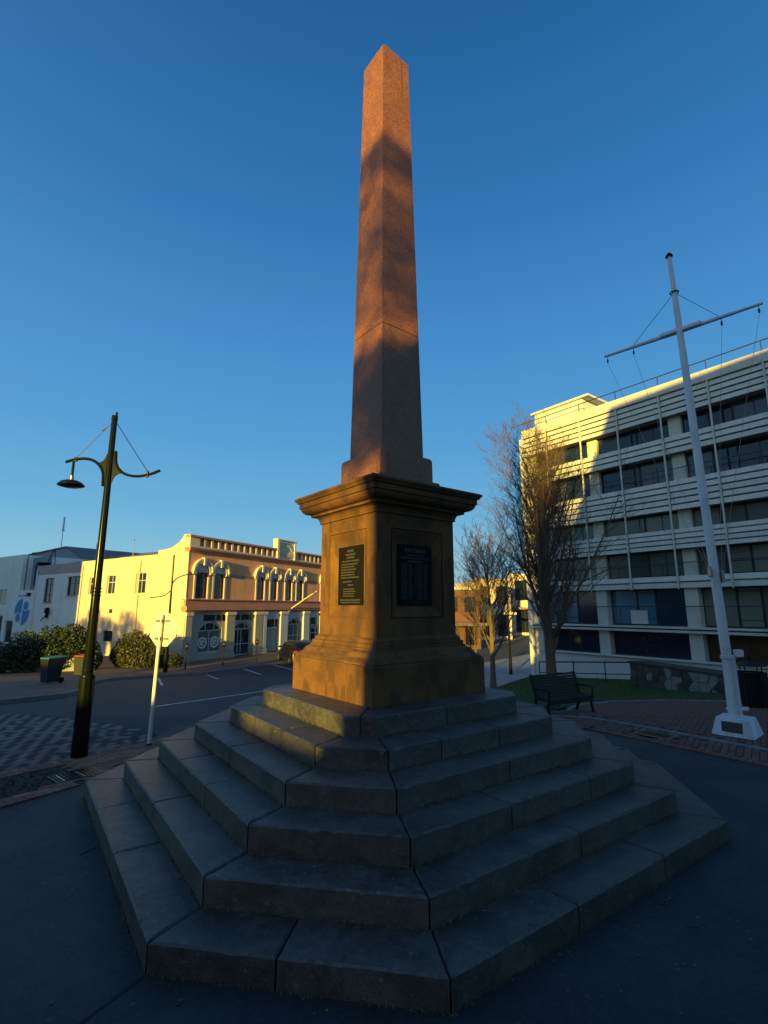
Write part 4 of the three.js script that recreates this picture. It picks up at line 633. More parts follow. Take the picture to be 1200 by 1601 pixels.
{ // gabled grey-blue roof building standing behind the white block
  const B = new Facade(SF.o[0] + 5.45, SF.o[1] - 8.39, .839, .545, OB), y = w => w - OB;
  const t = thing('gabled_building', 'grey-blue gabled building rising behind the white painted block', 'building', B.pos(), B.turn);
  const a = B.at(28, 872), p = B.at(104, 856), b = B.at(150, 888), s = new THREE.Shape([[a[0], 0], [a[0], a[1]], [p[0], p[1]], [b[0], b[1]], [b[0] + 4, b[1] - 1.4], [b[0] + 4, 0]].map(q => new THREE.Vector2(...q))), g = new THREE.ExtrudeGeometry(s, { depth: 10, bevelEnabled: false }); g.translate(0, 0, -10);
  obj('gable_wall', g, M.bluegrey, t);
  const edge = (q, r) => { const o = []; const d = .16; quad(o, [q[0], q[1] + .003, .15], [r[0], r[1] + .003, .15], [r[0], r[1] + d, .15], [q[0], q[1] + d, .15]); quad(o, [q[0], q[1] + d, .15], [r[0], r[1] + d, .15], [r[0], r[1] + d, -10.1], [q[0], q[1] + d, -10.1]); return tri(o); };
  obj('roof_edge', [edge(a, p), edge(p, b)], M.slate, t);
  obj('roof_vent', mv(lathe([[0, 0], [.55, 0], [.55, .55], [.95, .62], [.95, .72], [0, .9]], 20), B.at(43, 868)[0], B.at(43, 868)[1] - .3, -1.5), M.darkMetal, t);
}
// aerials on the roofs
function aerial(px, y0, y1, D, label, fat) { const r = ray(px, y0), t0 = D / -r[2], r1 = ray(px, y1), t1 = D / -r1[2]; const x = r[0] * t0, b = EYE + r[1] * t0, h = EYE + r1[1] * t1 - b; const t = thing('roof_aerial', label, 'aerial', [x, b - .4, -D]); obj('mast', cyl(.035, .03, 0, h + .4, 0, 0, 8), M.bluegrey, t); if (fat) obj('radome', [cyl(.10, .08, h - fat + .4, h + .4, 0, 0, 10), cyl(.16, .16, h - fat + .3, h - fat + .38, 0, 0, 10)], M.white, t); else obj('tip', cyl(.02, .012, h + .4, h + .6, 0, 0, 6), M.darkMetal, t); }
aerial(95, 856, 808, 52, 'white tubular aerial on a thin mast above the gabled roof', 1.4);
aerial(149, 872, 852, 46, 'short plain aerial on the dark roof beside the gable', 0);
aerial(208, 864, 846, 42, 'thin stub aerial on the dark roof near the ornate parapet', 0);

// ------------------------------------------------------------------ far buildings down the street
function farBlock(name, label, D, px0, px1, pyTop, matl, rows, depth, turn, extra) {
  const r0 = ray(px0, 950), r1 = ray(px1, 950), x0 = r0[0] * D / -r0[2], x1 = r1[0] * D / -r1[2], rt = ray((px0 + px1) / 2, pyTop), h = EYE + rt[1] * D / -rt[2], yb = G((x0 + x1) / 2, -D);
  const t = thing(name, label, 'building', [(x0 + x1) / 2, yb, -D], turn), L = (x1 - x0) / 2, hh = h - yb, holes = [], n = Math.max(2, Math.round(L * 2 / 4));
  const fh = hh / rows; for (let f = 0; f < rows; f++) for (let i = 0; i < n; i++) { const c = -L + (i + .5) * 2 * L / n; holes.push([c - L / n * .62, c + L / n * .62, f * fh + (f ? .9 : .5), f * fh + fh - .9]); }
  obj('wall', [...wall(-L, L, 0, hh, -.3, 0, holes), bx(-L, L, 0, hh - .02, -depth, -.5)], matl, t);
  holes.forEach(q => windowAt(t, q, -.12, { v: [.33, .66], frame: M.frame })); obj('parapet', rbx(-L - .1, L + .1, hh, hh + .35, -.4, .15, .04), M.trim, t);
  obj('awning', [bx(-L, L, fh - .55, fh - .4, 0, 2.2), bx(-L, L, fh - .75, fh - .55, 2.1, 2.2)], extra || M.fascia, t); return t;
}
farBlock('shop_building', 'low brown brick shop building seen beside the pedestal', 64, 690, 752, 922, M.brownBrick, 2, 12, .25, M.slate);
farBlock('shop_building', 'sunlit yellow-cream shop building with awning at the end of the street', 84, 742, 800, 908, M.cream, 2, 14, .15, M.trim);
farBlock('shop_building', 'sunlit cream shop building partly hidden by the large bare tree', 96, 800, 868, 900, M.cream, 2, 14, -.1, M.fascia);
farBlock('shop_building', 'low grey shop far down the street behind the memorial', 110, 560, 700, 930, M.shopGrey, 1, 12, .2, M.slate);

// ------------------------------------------------------------------ office building with louvred spandrels
const RB = -2.35, RF = new Facade(14.45, -32.7, .6, .8, RB);
{
  const t = thing('office_building', 'six-level cream office block with louvred spandrels and dark ribbon windows', 'office building', RF.pos(), RF.turn), y = w => w - RB;
  const X0 = -6.35, X1 = 24, pipes = [-3.85, -1.1, 1.58, 4.32, 7.05, 9.75, 12.5, 15.2, 18, 20.8];
  const rows = [[12.62, 13.85], [9.9, 11.48], [6.98, 8.05], [4.27, 5.76], [1.36, 3.5], [-.5, .92]];
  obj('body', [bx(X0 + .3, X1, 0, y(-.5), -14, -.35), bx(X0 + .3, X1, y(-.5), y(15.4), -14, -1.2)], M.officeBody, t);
  obj('base_wall', [bx(X0 + .3, X1, 0, y(-.52), -.34, -.2)], M.officeWhite, t);
  obj('end_wall', [bx(X0, X0 + .3, 0, y(15.35), -14, .02)], M.officeWhite, t);
  obj('roof_slab', [bx(X0 + .3, X1, y(15.4), y(15.62), -14, -.1)], M.officeBody, t);
  obj('fascia', [rbx(X0 + .3, X1, y(15.3), y(15.95), -.1, .12, .02)], M.pier, t);
  obj('stair_tower', [bx(-5.3, -1.2, y(15.62), y(17.25), -7, -.7), bx(-5.5, -.6, y(17.25), y(17.4), -7.2, -.5)], M.officeWhite, t);
  // floor slabs between the rows
  const bands = [[13.85, 15.3], [11.48, 12.62], [8.05, 9.9], [5.76, 6.98], [3.5, 4.27]];
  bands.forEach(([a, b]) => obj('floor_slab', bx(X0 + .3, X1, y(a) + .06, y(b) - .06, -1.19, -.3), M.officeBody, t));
  obj('balcony_slab', [rbx(X0 + .3, X1, y(.98), y(1.12), -1.19, .12, .02), rbx(X0 + .3, X1, y(1.2), y(1.32), -1.18, .05, .02)], M.pier, t);
  obj('sill_slab', rbx(X0 + .3, X1, y(-.62), y(-.5), -.9, -.02, .02), M.pier, t);
  // louvre boards bay by bay
  const bay = [X0 + .3, ...pipes, X1], tones = [1, .94, 1.05].map(k => tinted(M.board, k));
  bands.forEach(([a, b], i) => { const n = i === 4 ? 2 : Math.round((b - a) / .34); for (let k = 0; k < n; k++) for (let q = 0; q + 1 < bay.length; q++) { const y0 = lerp(a, b, k / n), hh = (b - a) / n; const g = rbx(bay[q] + .03, bay[q + 1] - .03, 0, hh * .80, -.03, .03, .012); g.rotateX(-.17); g.translate(0, y(y0) + .02, 0); obj('louvre_board', g, tones[(k * 7 + q * 3 + i) % 3], t); } });
  pipes.forEach(x => obj('vertical_rail', rbx(x - .045, x + .045, y(3.45), y(15.25), .07, .17, .02), M.pier, t));
  // piers and windows
  const piers = []; for (let x = -6.6 + 5.48 - 5.48; x < X1; x += 5.46) piers.push(x + .12 + 5.46 * 0);
  const pr = [-6.0, -1.0, 4.45, 9.9, 15.35, 20.8];
  M.glassVar = [plain(.10, .115, .10, .08), plain(.20, .21, .17, .1), plain(.05, .06, .065, .06), plain(.15, .155, .13, .08)];
  const lookup = (r, m) => r < 2 ? [M.glass, M.glassVar[2], M.glassNavy] : r < 4 ? [M.glassCurtain, M.glassVar[(m + r) % 4], M.glassCurtain2, M.glassVar[(m * 2 + r + 1) % 4]].slice(m % 2, m % 2 + 3) : r === 4 ? (m < 2 ? [M.glassBlind, M.glassBlind, M.glassNavy] : [M.glassCurtain, M.glassCurtain, M.glassCurtain2]) : (m < 2 ? [M.glassNavy, M.glassNavy, M.glassNavy] : [M.glassBrown, M.glassBrown, M.glassCurtain2]);
  rows.forEach(([a, b], r) => pr.forEach((x, m) => {
    const z = -.75, pw = .72; obj('pier', rbx(x, x + pw, y(a) - .05, y(b) + .05, -1.0, r > 3 ? -.2 : -.5, .02), M.pier, t);
    const e = Math.min(X1, (pr[m + 1] ?? X1)), c0 = x + pw, L = e - c0, cuts = r === 4 ? [0, .36, .60, 1] : r === 5 ? [0, .42, .62, 1] : [0, .3, .56, 1], gl = lookup(r, m);
    for (let k = 0; k < 3; k++) windowAt(t, [c0 + L * cuts[k] + .01, c0 + L * cuts[k + 1] - .01, y(a), y(b)], z, { frame: M.frame, f: .05, glass: gl[(k + m * (r < 4 ? r + 1 : 0)) % 3], h: r === 3 ? [.45] : r === 1 ? [] : r === 4 && k === 1 ? [.18, .9] : r === 5 && k === 1 ? [.45] : [], v: r < 4 && k === 2 ? [.5] : [] });
  }));
  obj('notice', [bx(.95, 2.0, y(1.42), y(2.25), -.735, -.71)], M.pier, t);
  // thin guard rails
  for (const [yy, z] of [[10.55, -.1], [4.95, -.1], [2.45, .02]]) { const rail = part('guard_rail', t); obj('rail', bx(X0 + .4, X1, y(yy), y(yy) + .045, z - .02, z + .02), M.frame, rail); for (let x = -4.8; x < X1; x += 2.74) obj('post', bx(x, x + .035, y(yy) - .95, y(yy) - .002, z - .017, z + .017), M.frame, rail); }
  const rr2 = part('roof_rail', t); obj('rail', [bx(X0 - .1, X1, y(16.55), y(16.6), -.05, 0)], M.frame, rr2); pipes.forEach(x => obj('post', bx(x - .02, x + .02, y(15.95), y(16.55), -.045, -.005), M.frame, rr2));
}
// ramp handrail on the lawn side of the office building
{
  const A = [10.6, -29.2], B = [13.0, -26.6], C = [9.2, -30.9], t = thing('handrail', 'dark steel handrail beside the white base of the office block', 'handrail');
  const p = (q, h) => [q[0], G(q[0], q[1]) + h, q[1]];
  obj('rail', [tubePts([p(C, 1.05), p(A, 1.05), p(B, 1.05)], .035, 8)], M.darkMetal, t); obj('rail', [tubePts([p(C, .45), p(A, .45), p(B, .45)], .025, 8)], M.darkMetal, t);
  for (const q of [C, A, B, [11.8, -27.9]]) obj('post', tubePts([p(q, -.05), p(q, 1.05)], .03, 8), M.darkMetal, t);
}
// rubble retaining wall
{
  const A = [10.95, -23.2], B = [13.6, -12.8], L = Math.hypot(B[0] - A[0], B[1] - A[1]), ux = (B[0] - A[0]) / L, uz = (B[1] - A[1]) / L, turn = Math.atan2(-uz, ux), yb = -1.6, ytop = -.02 - yb;
  const t = thing('rubble_wall', 'low dark rubble stone retaining wall with pale and grey stones', 'wall', [A[0], yb, A[1]], turn);
  obj('core', bx(0, L, 0, ytop, -.9, -.02), M.joint, t); obj('coping', [rbx(-.06, L, ytop, ytop + .1, -.95, .08, .02)], M.rubble[0], t);
  obj('end_face', bx(-.03, 0, 0, ytop, -.9, -.02), M.rubble[2], t);
  // irregular stones from a clipped cell pattern
  const pts = []; for (let i = 0; i < 26; i++) for (let j = 0; j < 5; j++) pts.push([(i + .5 + (hash(i, j, 5) - .5) * .85) * L / 26, (j + .5 + (hash(i, j, 6) - .5) * .8) * ytop / 5]);
  pts.forEach((c, i) => { let poly = [[0, 0], [L, 0], [L, ytop], [0, ytop]]; pts.forEach((d, k) => { if (k === i || Math.abs(d[0] - c[0]) > 1.6) return; const mx = (c[0] + d[0]) / 2, my = (c[1] + d[1]) / 2, nx = d[0] - c[0], ny = d[1] - c[1], f = p => (p[0] - mx) * nx + (p[1] - my) * ny, out = []; for (let q = 0; q < poly.length; q++) { const a = poly[q], b = poly[(q + 1) % poly.length], fa = f(a), fb = f(b); if (fa <= 0) out.push(a); if (fa * fb < 0) { const s = fa / (fa - fb); out.push([lerp(a[0], b[0], s), lerp(a[1], b[1], s)]); } } poly = out; });
    if (poly.length < 3) return; const gx = A[0] + ux * c[0], gz = A[1] + uz * c[0]; if (c[1] + yb < G(gx, gz) - .35) return;
    const sh = new THREE.Shape(poly.map(p => new THREE.Vector2(lerp(p[0], c[0], .09), lerp(p[1], c[1], .09)))); const g = new THREE.ExtrudeGeometry(sh, { depth: .03 + .05 * hash(i, 2, 8), bevelEnabled: true, bevelSize: .015, bevelThickness: .02, bevelSegments: 1 }); g.translate(0, 0, -.02); obj('stone', g, M.rubble[Math.floor(hash(i, 1, 3) * 4)], t); });
}

// ------------------------------------------------------------------ trees and shrubs
function bareTree(label, [x, z], H, spread, r0, nl, opts = {}) {
  const t = thing('bare_tree', label, 'tree', [x, G(x, z) - .03, z], opts.turn || 0, opts.group), wood = [], twigs = [];
  const v = (a, b, c) => new THREE.Vector3(a, b, c), upv = v(0, 1, 0);
  function grow(p, d, len, r, lvl) {
    const n = lvl === 0 ? 7 : lvl < 2 ? 7 : lvl < 3 ? 5 : 3, pts = [p.clone()], rad = [r]; let q = p.clone(), dir = d.clone();
    for (let i = 1; i <= n; i++) { dir.add(v(rr(-1, 1), rr(-.5, 1), rr(-1, 1)).multiplyScalar(lvl === 0 ? .02 : .09)); dir.addScaledVector(upv, lvl === 0 ? 0 : opts.lift ?? .1).normalize(); q = q.clone().addScaledVector(dir, len / n); pts.push(q); rad.push(Math.max(.0045, r * (1 - .82 * i / n))); }
    tubePts(pts, rad, lvl === 0 ? 12 : lvl === 1 ? 6 : 3, lvl < 2 ? wood : twigs);
    const at = f => { const s = f * n, i = Math.min(n - 1, Math.floor(s)); return [pts[i].clone().lerp(pts[i + 1], s - i), pts[i + 1].clone().sub(pts[i]).normalize(), lerp(rad[i], rad[i + 1], s - i)]; };
    if (lvl === 0) for (let i = 0; i < nl; i++) { const f = (opts.first ?? .16) + (.97 - (opts.first ?? .16)) * Math.pow(i / nl, .9), [b, dd, br] = at(f), az = i * 2.4 + rr(-.5, .5), tilt = spread * rr(.6, 1.15) * (1 - .2 * f); grow(b, v(Math.sin(tilt) * Math.cos(az), Math.cos(tilt), Math.sin(tilt) * Math.sin(az)), len * rr(.45, .64) * (opts.long || 1) * (1.15 - .6 * f), Math.max(.025, br * rr(.35, .55)), 1); }
    else if (lvl < 4) { const m = lvl === 1 ? (opts.n1 || 14) : lvl === 2 ? (opts.n2 || 7) : 3; for (let i = 0; i < m; i++) { const f = lerp(lvl === 1 ? .12 : .18, .98, (i + rnd()) / m), [b, dd, br] = at(f); const sd = v(rr(-1, 1), rr(-.35, .6), rr(-1, 1)).normalize(), k = lvl === 1 ? .8 : .95; const nd = dd.clone().addScaledVector(sd, k).normalize(); grow(b, nd, len * (lvl === 1 ? rr(.28, .48) : rr(.3, .5)) * (1.1 - .45 * f), Math.max(.0055, br * .5), lvl + 1); } }
  }
  grow(v(0, 0, 0), v(rr(-.02, .02), 1, rr(-.02, .02)), H * (opts.trunk ?? .72), r0, 0);
  // root flare
  const fl = lathe([[r0 * 1.7, 0], [r0 * 1.25, .12], [r0 * 1.02, .4], [r0 * .9, .6]], 12);
  obj('trunk', [tri(wood), fl], M.bark, t); obj('crown', tri(twigs), M.twig, t); return t;
}
bareTree('tall leafless upright tree on the lawn in front of the office block', [7.75, -24.2], 16.0, .50, .25, 34, { trunk: .60, first: .12, n1: 17, n2: 8, lift: .025, long: 1.2 });
bareTree('smaller leafless tree with pale trunk beside the footpath', [4.45, -21.4], 8.8, .74, .125, 26, { trunk: .58, first: .24, n1: 13, n2: 6, lift: .03, long: 1.25 });
bareTree('thin leafless street tree far beyond the footpath', [9.2, -52], 6.5, .7, .1, 12, { trunk: .6, n1: 8, n2: 4 });
bareTree('low leafless street tree near the brown shop building', [8.2, -58], 5.5, .8, .1, 12, { trunk: .55, n1: 8, n2: 4 });

const leafMats = {};
function leafMat(c) { const m = new THREE.MeshPhysicalMaterial({ roughness: .6, side: THREE.DoubleSide, vertexColors: false }); m.color.setRGB(...c); return m; }
function shrub(label, [x, z], lobes, nLeaf, size, col, name = 'shrub', y = G(x, z) + .1) {
  const t = thing(name, label, 'shrub', [x, y, z]), v = []; lobes = lobes.map(l => l.map(c => c * .9));
  let k = 0; for (let i = 0; i < nLeaf; i++) {
    const [cx, cy, cz, rx, ry, rz] = lobes[Math.floor(rnd() * lobes.length)]; let a = rr(0, 6.283), b = Math.acos(rr(-1, 1)), f = Math.pow(rnd(), .28) * (.82 + .36 * vnoise(a / 6.283, b / 3.15, 7, 5, lobes.length + 3));
    const px = cx + rx * f * Math.sin(b) * Math.cos(a), py = cy + ry * f * Math.cos(b), pz = cz + rz * f * Math.sin(b) * Math.sin(a); if (py < .02) continue;
    const s = size * rr(.6, 1.3), u = new THREE.Vector3(rr(-1, 1), rr(-.6, 1), rr(-1, 1)).normalize(), w = new THREE.Vector3(rr(-1, 1), rr(-1, 1), rr(-1, 1)).cross(u).normalize();
    const P = (d, e) => [px + u.x * d * s + w.x * e * s, py + u.y * d * s + w.y * e * s, pz + u.z * d * s + w.z * e * s]; quad(v, P(-1, 0), P(0, .5), P(1, 0), P(0, -.5));
  }
  const st = []; for (const [cx, cy, cz] of lobes) tubePts([[0, -.05, 0], [cx * .6, cy * .5, cz * .7], [cx, cy, cz]], [.05, .035, .015], 5, st);
  obj('stem', tri(st), M.bark, t); obj('foliage', tri(v), leafMat(col), t); return t;
}
const gp = (px, py, D) => { const r = ray(px, py), t = D / -r[2]; return [r[0] * t, r[2] * t]; };
shrub('large dark green shrub in front of the blue logo', gp(30, 1040, 29), [[-1.6, .9, 0, 1.7, 1.0, 1], [.2, 1.2, -.3, 1.4, 1.3, 1], [1.6, 1.6, -.6, 1.2, 1.2, 1], [2.6, 1.9, -1, 1.2, 1.0, 1], [-3.2, .5, .2, 1.3, .7, .9]], 20000, .085, [.030, .052, .016]);
shrub('dense green shrub between the concrete box and the lamp post', gp(122, 1035, 30.5), [[0, 1.0, 0, 1.2, 1.2, .9], [.7, .7, .2, .8, .8, .7], [-1.2, .5, .5, 1.2, .6, .7]], 11000, .08, [.028, .050, .016]);
shrub('rounded golden-green shrub against the cream wall', gp(208, 1040, 32), [[0, 1.25, 0, 1.15, 1.15, .9], [1.15, 1.1, -.1, 1.0, 1.05, .8], [-.6, .8, .2, .8, .8, .7], [.4, .5, .5, 1.2, .6, .6]], 14000, .075, [.058, .060, .014]);
shrub('small low shrub at the foot of the ornate corner', gp(270, 1040, 31.8), [[0, .45, 0, .75, .5, .6], [-.7, .4, 0, .6, .45, .5]], 4500, .06, [.030, .048, .016]);

// evergreens behind the photographer whose open crowns dapple the low sun
function evergreen(label, u, w, h, lobes, lo = .07, hi = .16) {
  const [x, z] = suw(u, w), t = thing('evergreen_tree', label, 'tree', [x, -.05, z]), v = [], k = [], cu = Math.cos(SUN_AZ), su = Math.sin(SUN_AZ);
  tubePts([[0, 0, 0], [.1, h * .3, 0], [0, h * .6, .1], [-.1, h * .97, 0]], [.32, .26, .2, .05], 10, k);
  for (const [lu, ly, r, ry, n] of lobes) { tubePts([[0, ly * .7, 0], [lu * cu * .5, ly * .88, lu * su * .5], [lu * cu, ly, lu * su]], [.1, .07, .03], 6, k);
    for (let i = 0; i < n; i++) { const a = rr(0, 6.283), b = Math.acos(rr(-1, 1)), f = Math.cbrt(rnd()), px = lu * cu + r * f * Math.sin(b) * Math.cos(a), py = ly + ry * f * Math.cos(b), pz = lu * su + r * f * Math.sin(b) * Math.sin(a), s = rr(lo, hi), p = new THREE.Vector3(rr(-1, 1), rr(-1, 1), rr(-1, 1)).normalize(), q = new THREE.Vector3(rr(-1, 1), rr(-1, 1), rr(-1, 1)).cross(p).normalize(), P = (d, e) => [px + p.x * d * s + q.x * e * s, py + p.y * d * s + q.y * e * s, pz + p.z * d * s + q.z * e * s]; quad(v, P(-1, 0), P(0, .55), P(1, 0), P(0, -.55)); } }
  obj('trunk', tri(k), M.bark, t); obj('crown', tri(v), leafMat([.03, .05, .018]), t); return t;
}
evergreen('broad evergreen tree with open crown behind the shop row', -4.7, 31, 13, [[2.0, 8.75, 2.2, 1.0, 5200], [3.6, 9.0, 2.2, 1.2, 3000], [2.0, 11.6, 2.3, 1.55, 2300], [3.6, 11.4, 2.2, 1.4, 1800], [2.1, 13.25, 1.9, .3, 800]], .05, .10);
evergreen('small evergreen tree before the cream house behind the camera', -32, 18.5, 6, [[-1.5, 4.6, 1.6, .9, 900], [.8, 4.9, 1.5, .9, 700], [0, 5.8, 1.2, .6, 300], [-2.6, 5.4, 1.0, .6, 260]]);
evergreen('round evergreen tree before the red house behind the camera', -36.6, 18.5, 6.4, [[-1.2, 5.0, 1.4, .9, 900], [1.0, 5.2, 1.5, .8, 700], [0, 6.2, 1.1, .5, 300]]);

// ------------------------------------------------------------------ street furniture
function lampPost(label, [x, z], h, turn, arms, off = 0, sc = 1) {
  const t = thing('street_lamp', label, 'street lamp', [x, G(x, z) + off, z], turn, 'decorative lamp posts');
  obj('base_sleeve', [lathe([[0, 0], [.125, 0], [.125, .38], [.118, .40], [.116, 1.28], [.095, 1.30], [.095, 1.34], [0, 1.34]], 28), ...[0, 1, 2, 3, 4, 5].map(i => mv(rbx(-.016, .016, .42, 1.24, .107, .123, .006), 0, 0, 0, i * Math.PI / 3 + .4))], M.lampGreen, t);
  for (const y of [1.37, 1.43, 1.49, 1.55, 2.62 * h / 5.9, 2.68 * h / 5.9, 2.74 * h / 5.9]) obj('ring', mv(new THREE.TorusGeometry(y < 1.6 ? .092 : .075, .010, 8, 28), 0, y, 0, 0, Math.PI / 2), M.lampGreen, t);
  obj('pole', [lathe([[0, 1.3], [.084, 1.3], [.070, 2.6 * h / 5.9], [.066, 2.75 * h / 5.9], [.048, h], [0, h]], 24), cyl(.054, .054, h - .09, h, 0, 0, 20), cyl(.02, .02, h, h + .07, .03, 0, 8)], M.lampGreen, t);
  if (arms) {
    const c = h - 1.01, arm = part('cross_arm', t);
    obj('arm_tube', smoothTube([[-.80, c + .13, 0], [-.66, c + .17, 0], [-.44, c + .19, 0], [-.26, c + .13, 0], [-.12, c - .04, 0], [-.085, c - .32, 0]], .026, 10, 30), M.lampGreen, arm);
    obj('arm_tube', smoothTube([[.92, c - .03, 0], [.75, c - .10, 0], [.50, c - .14, 0], [.28, c - .09, 0], [.13, c + .06, 0], [.085, c + .33, 0]], .026, 10, 30), M.lampGreen, arm);
    obj('web_plate', [(() => { const s = new THREE.Shape(); s.moveTo(-.27, .12); s.quadraticCurveTo(-.1, .09, -.07, .28); s.lineTo(.07, .34); s.quadraticCurveTo(.1, .02, .29, -.09); s.quadraticCurveTo(.1, -.06, .07, -.26); s.lineTo(-.07, -.32); s.quadraticCurveTo(-.1, .02, -.27, .12); const g = new THREE.ExtrudeGeometry(s, { depth: .014, bevelEnabled: false }); g.translate(0, c, -.007); return g; })()], M.lampGreen, arm);
    obj('stay_rod', tubePts([[-.05, h - .14, 0], [-.63, c + .2, 0]], .0065, 6), M.darkMetal, arm); obj('stay_rod', tubePts([[.05, h - .14, 0], [.70, c - .06, 0]], .0065, 6), M.darkMetal, arm);
    obj('turnbuckle', [tubePts([[-.13, h - .215, 0], [-.21, h - .29, 0]], .013, 6), rbx(.68, .72, c - .16, c - .04, -.02, .02, .008), rbx(-.66, -.60, c + .14, c + .22, -.02, .02, .008)], M.darkMetal, arm);
    const l = part('lantern', t), lx = -.66, ly = c - .26;
    obj('drop_rod', [cyl(.022, .022, ly + .13, c + .17, lx, 0, 10)], M.lampGreen, l); obj('collar', [cyl(.034, .030, ly + .03, ly + .13, lx, 0, 14)], M.steel, l);
    const sh = lathe([[0, .05], [.05, .05], [.10, .042], [.17, .012], [.215, -.035], [.222, -.05], [.215, -.058], [.15, -.075], [0, -.085]], 36); obj('lamp_shade', mv(sh, lx, ly, 0), M.lampGreen, l);
  }
  return t;
}
lampPost('dark green lamp post with curved cross arm and saucer lantern by the sett crossing', [-4.97, -8.78], 5.88, 0, true);
{ const q = lampPost('slim dark lamp post with curved arm in front of the ornate corner', [-12.35, -29.5], 6.6, 0, false, .12); const c = 5.15; const a = part('cross_arm', q); obj('arm_tube', smoothTube([[0, c - .25, 0], [.25, c + .08, 0], [.8, c + .3, 0], [1.6, c + .34, 0]], .035, 8, 18), M.lampGreen, a); obj('arm_tube', smoothTube([[0, c - .6, 0], [-.4, c - .9, 0], [-1.2, c - 1.02, 0]], .03, 8, 14), M.lampGreen, a); }
{ const [x, z] = [9.7, -40]; const q = lampPost('tall plain dark lamp post on the footpath beyond the trees', [x, z], 8.2, 0, false, .03); const a = part('cross_arm', q); obj('arm_tube', smoothTube([[0, 7.4, 0], [.4, 7.9, 0], [1.5, 8.1, 0]], .035, 8, 14), M.lampGreen, a); }

{ // back of a stop sign
  const [x, z] = [-4.16, -9.5], t = thing('stop_sign', 'back of an octagonal traffic sign on a white post', 'traffic sign', [x, 0, z]);
  obj('post', tubePts([[0, .04, 0], [.045, 2.27, 0]], .034, 14), M.mastWhite, t); obj('footing', cyl(.06, .05, 0, .045, 0, 0, 14), M.darkMetal, t);
  const s = new THREE.Shape(); for (let i = 0; i < 8; i++) { const a = (i + .5) * Math.PI / 4, r = .32; i ? s.lineTo(r * Math.cos(a), r * Math.sin(a)) : s.moveTo(r * Math.cos(a), r * Math.sin(a)); } s.closePath(); const g = new THREE.ExtrudeGeometry(s, { depth: .004, bevelEnabled: true, bevelSize: .003, bevelThickness: .002, bevelSegments: 1 }); g.translate(0, 0, -.05); mv(g, .05, 2.0, 0, -.34);
  obj('sign_plate', g, plain(.68, .66, .58, .55), t);
  obj('bracket', [mv(rbx(-.17, .17, -.022, .022, -.046, -.024, .005), .05, 2.16, 0, -.34), mv(rbx(-.17, .17, -.022, .022, -.046, -.024, .005), .05, 1.84, 0, -.34), cyl(.04, .04, 2.13, 2.19, .043, 0, 12), cyl(.04, .04, 1.81, 1.87, .037, 0, 12)], M.steel, t);
}
{ // parking meters
  const mk = (label, px, py) => { const q = ground(px, py, .12); const t = thing('parking_meter', label, 'parking meter', q, .5, 'parking meters along the kerb'); obj('post', cyl(.04, .04, 0, 1.12, 0, 0, 12), M.darkMetal, t); obj('head', [rbx(-.1, .1, 1.12, 1.38, -.075, .075, .03), mv(new THREE.SphereGeometry(.1, 16, 10, 0, 6.283, 0, Math.PI / 2), 0, 1.37, 0)], M.darkMetal, t); obj('dial_window', rbx(-.06, .06, 1.28, 1.36, .07, .082, .005), M.steel, t); return t; };
  mk('dark parking meter between the shrub and the shop window', 289, 1046.5); mk('dark parking meter in front of the pale pilaster beside the glazed door', 347.5, 1041); mk('dark parking meter beside the sunlit pilaster before the blue doorway', 400, 1035); mk('dark parking meter by the golden shrub and sign post', 211, 1053);
}
function wheelieBin(label, px, py, turn, lid, dir) {
  const q = ground(px, py, .12), t = thing('wheelie_bin', label, 'wheelie bin', q, turn, 'wheelie bins on the footway');
  const b = new THREE.BoxGeometry(1, 1, 1, 1, 1, 1), p = b.attributes.position; for (let i = 0; i < p.count; i++) { const up = p.getY(i) > 0; p.setXYZ(i, p.getX(i) * (up ? .56 : .44), up ? .95 : .06, p.getZ(i) * (up ? .66 : .48) + (up ? .02 : .05)); } b.computeVertexNormals();
  obj('body', [b, rbx(-.29, .29, .9, .955, -.33, .36, .015)], plain(.008, .010, .013, .55), t); obj('lid', [mv(rbx(-.30, .30, 0, .06, -.37, .36, .025), 0, .958, 0, 0, .04), rbx(-.27, .27, .93, 1.0, -.43, -.36, .02)], lid, t);
  for (const s of [-1, 1]) obj('wheel', mv(new THREE.CylinderGeometry(.11, .11, .05, 20), s * .25, .11, -.24, 0, 0, Math.PI / 2), M.darkMetal, t); return t;
}
wheelieBin('black wheelie bin with green lid standing on the footway', 79, 1068, -.5, plain(.03, .16, .07, .5));
wheelieBin('dark wheelie bin with red lid half hidden by the lamp post', 128, 1056, -.2, plain(.35, .035, .03, .5));
wheelieBin('dark wheelie bin with dull red lid beside the golden shrub', 188, 1043, -.3, plain(.16, .03, .03, .6));
{ // concrete box among the shrubs
  const [x, z] = gp(93, 1022, 30), t = thing('concrete_box', 'pale concrete cabinet standing among the green shrubs', 'cabinet', [x, G(x, z) + .1, z], .25);
  obj('body', rbx(-.95, .95, 0, 2.05, -.4, .4, .03), M.concrete, t); obj('lid', rbx(-1.0, 1.0, 2.05, 2.12, -.45, .45, .02), M.concrete, t); for (const q of [.55, 1.05, 1.55]) obj('joint', bx(-.952, .952, q, q + .012, -.402, .402), M.kerb, t);
}

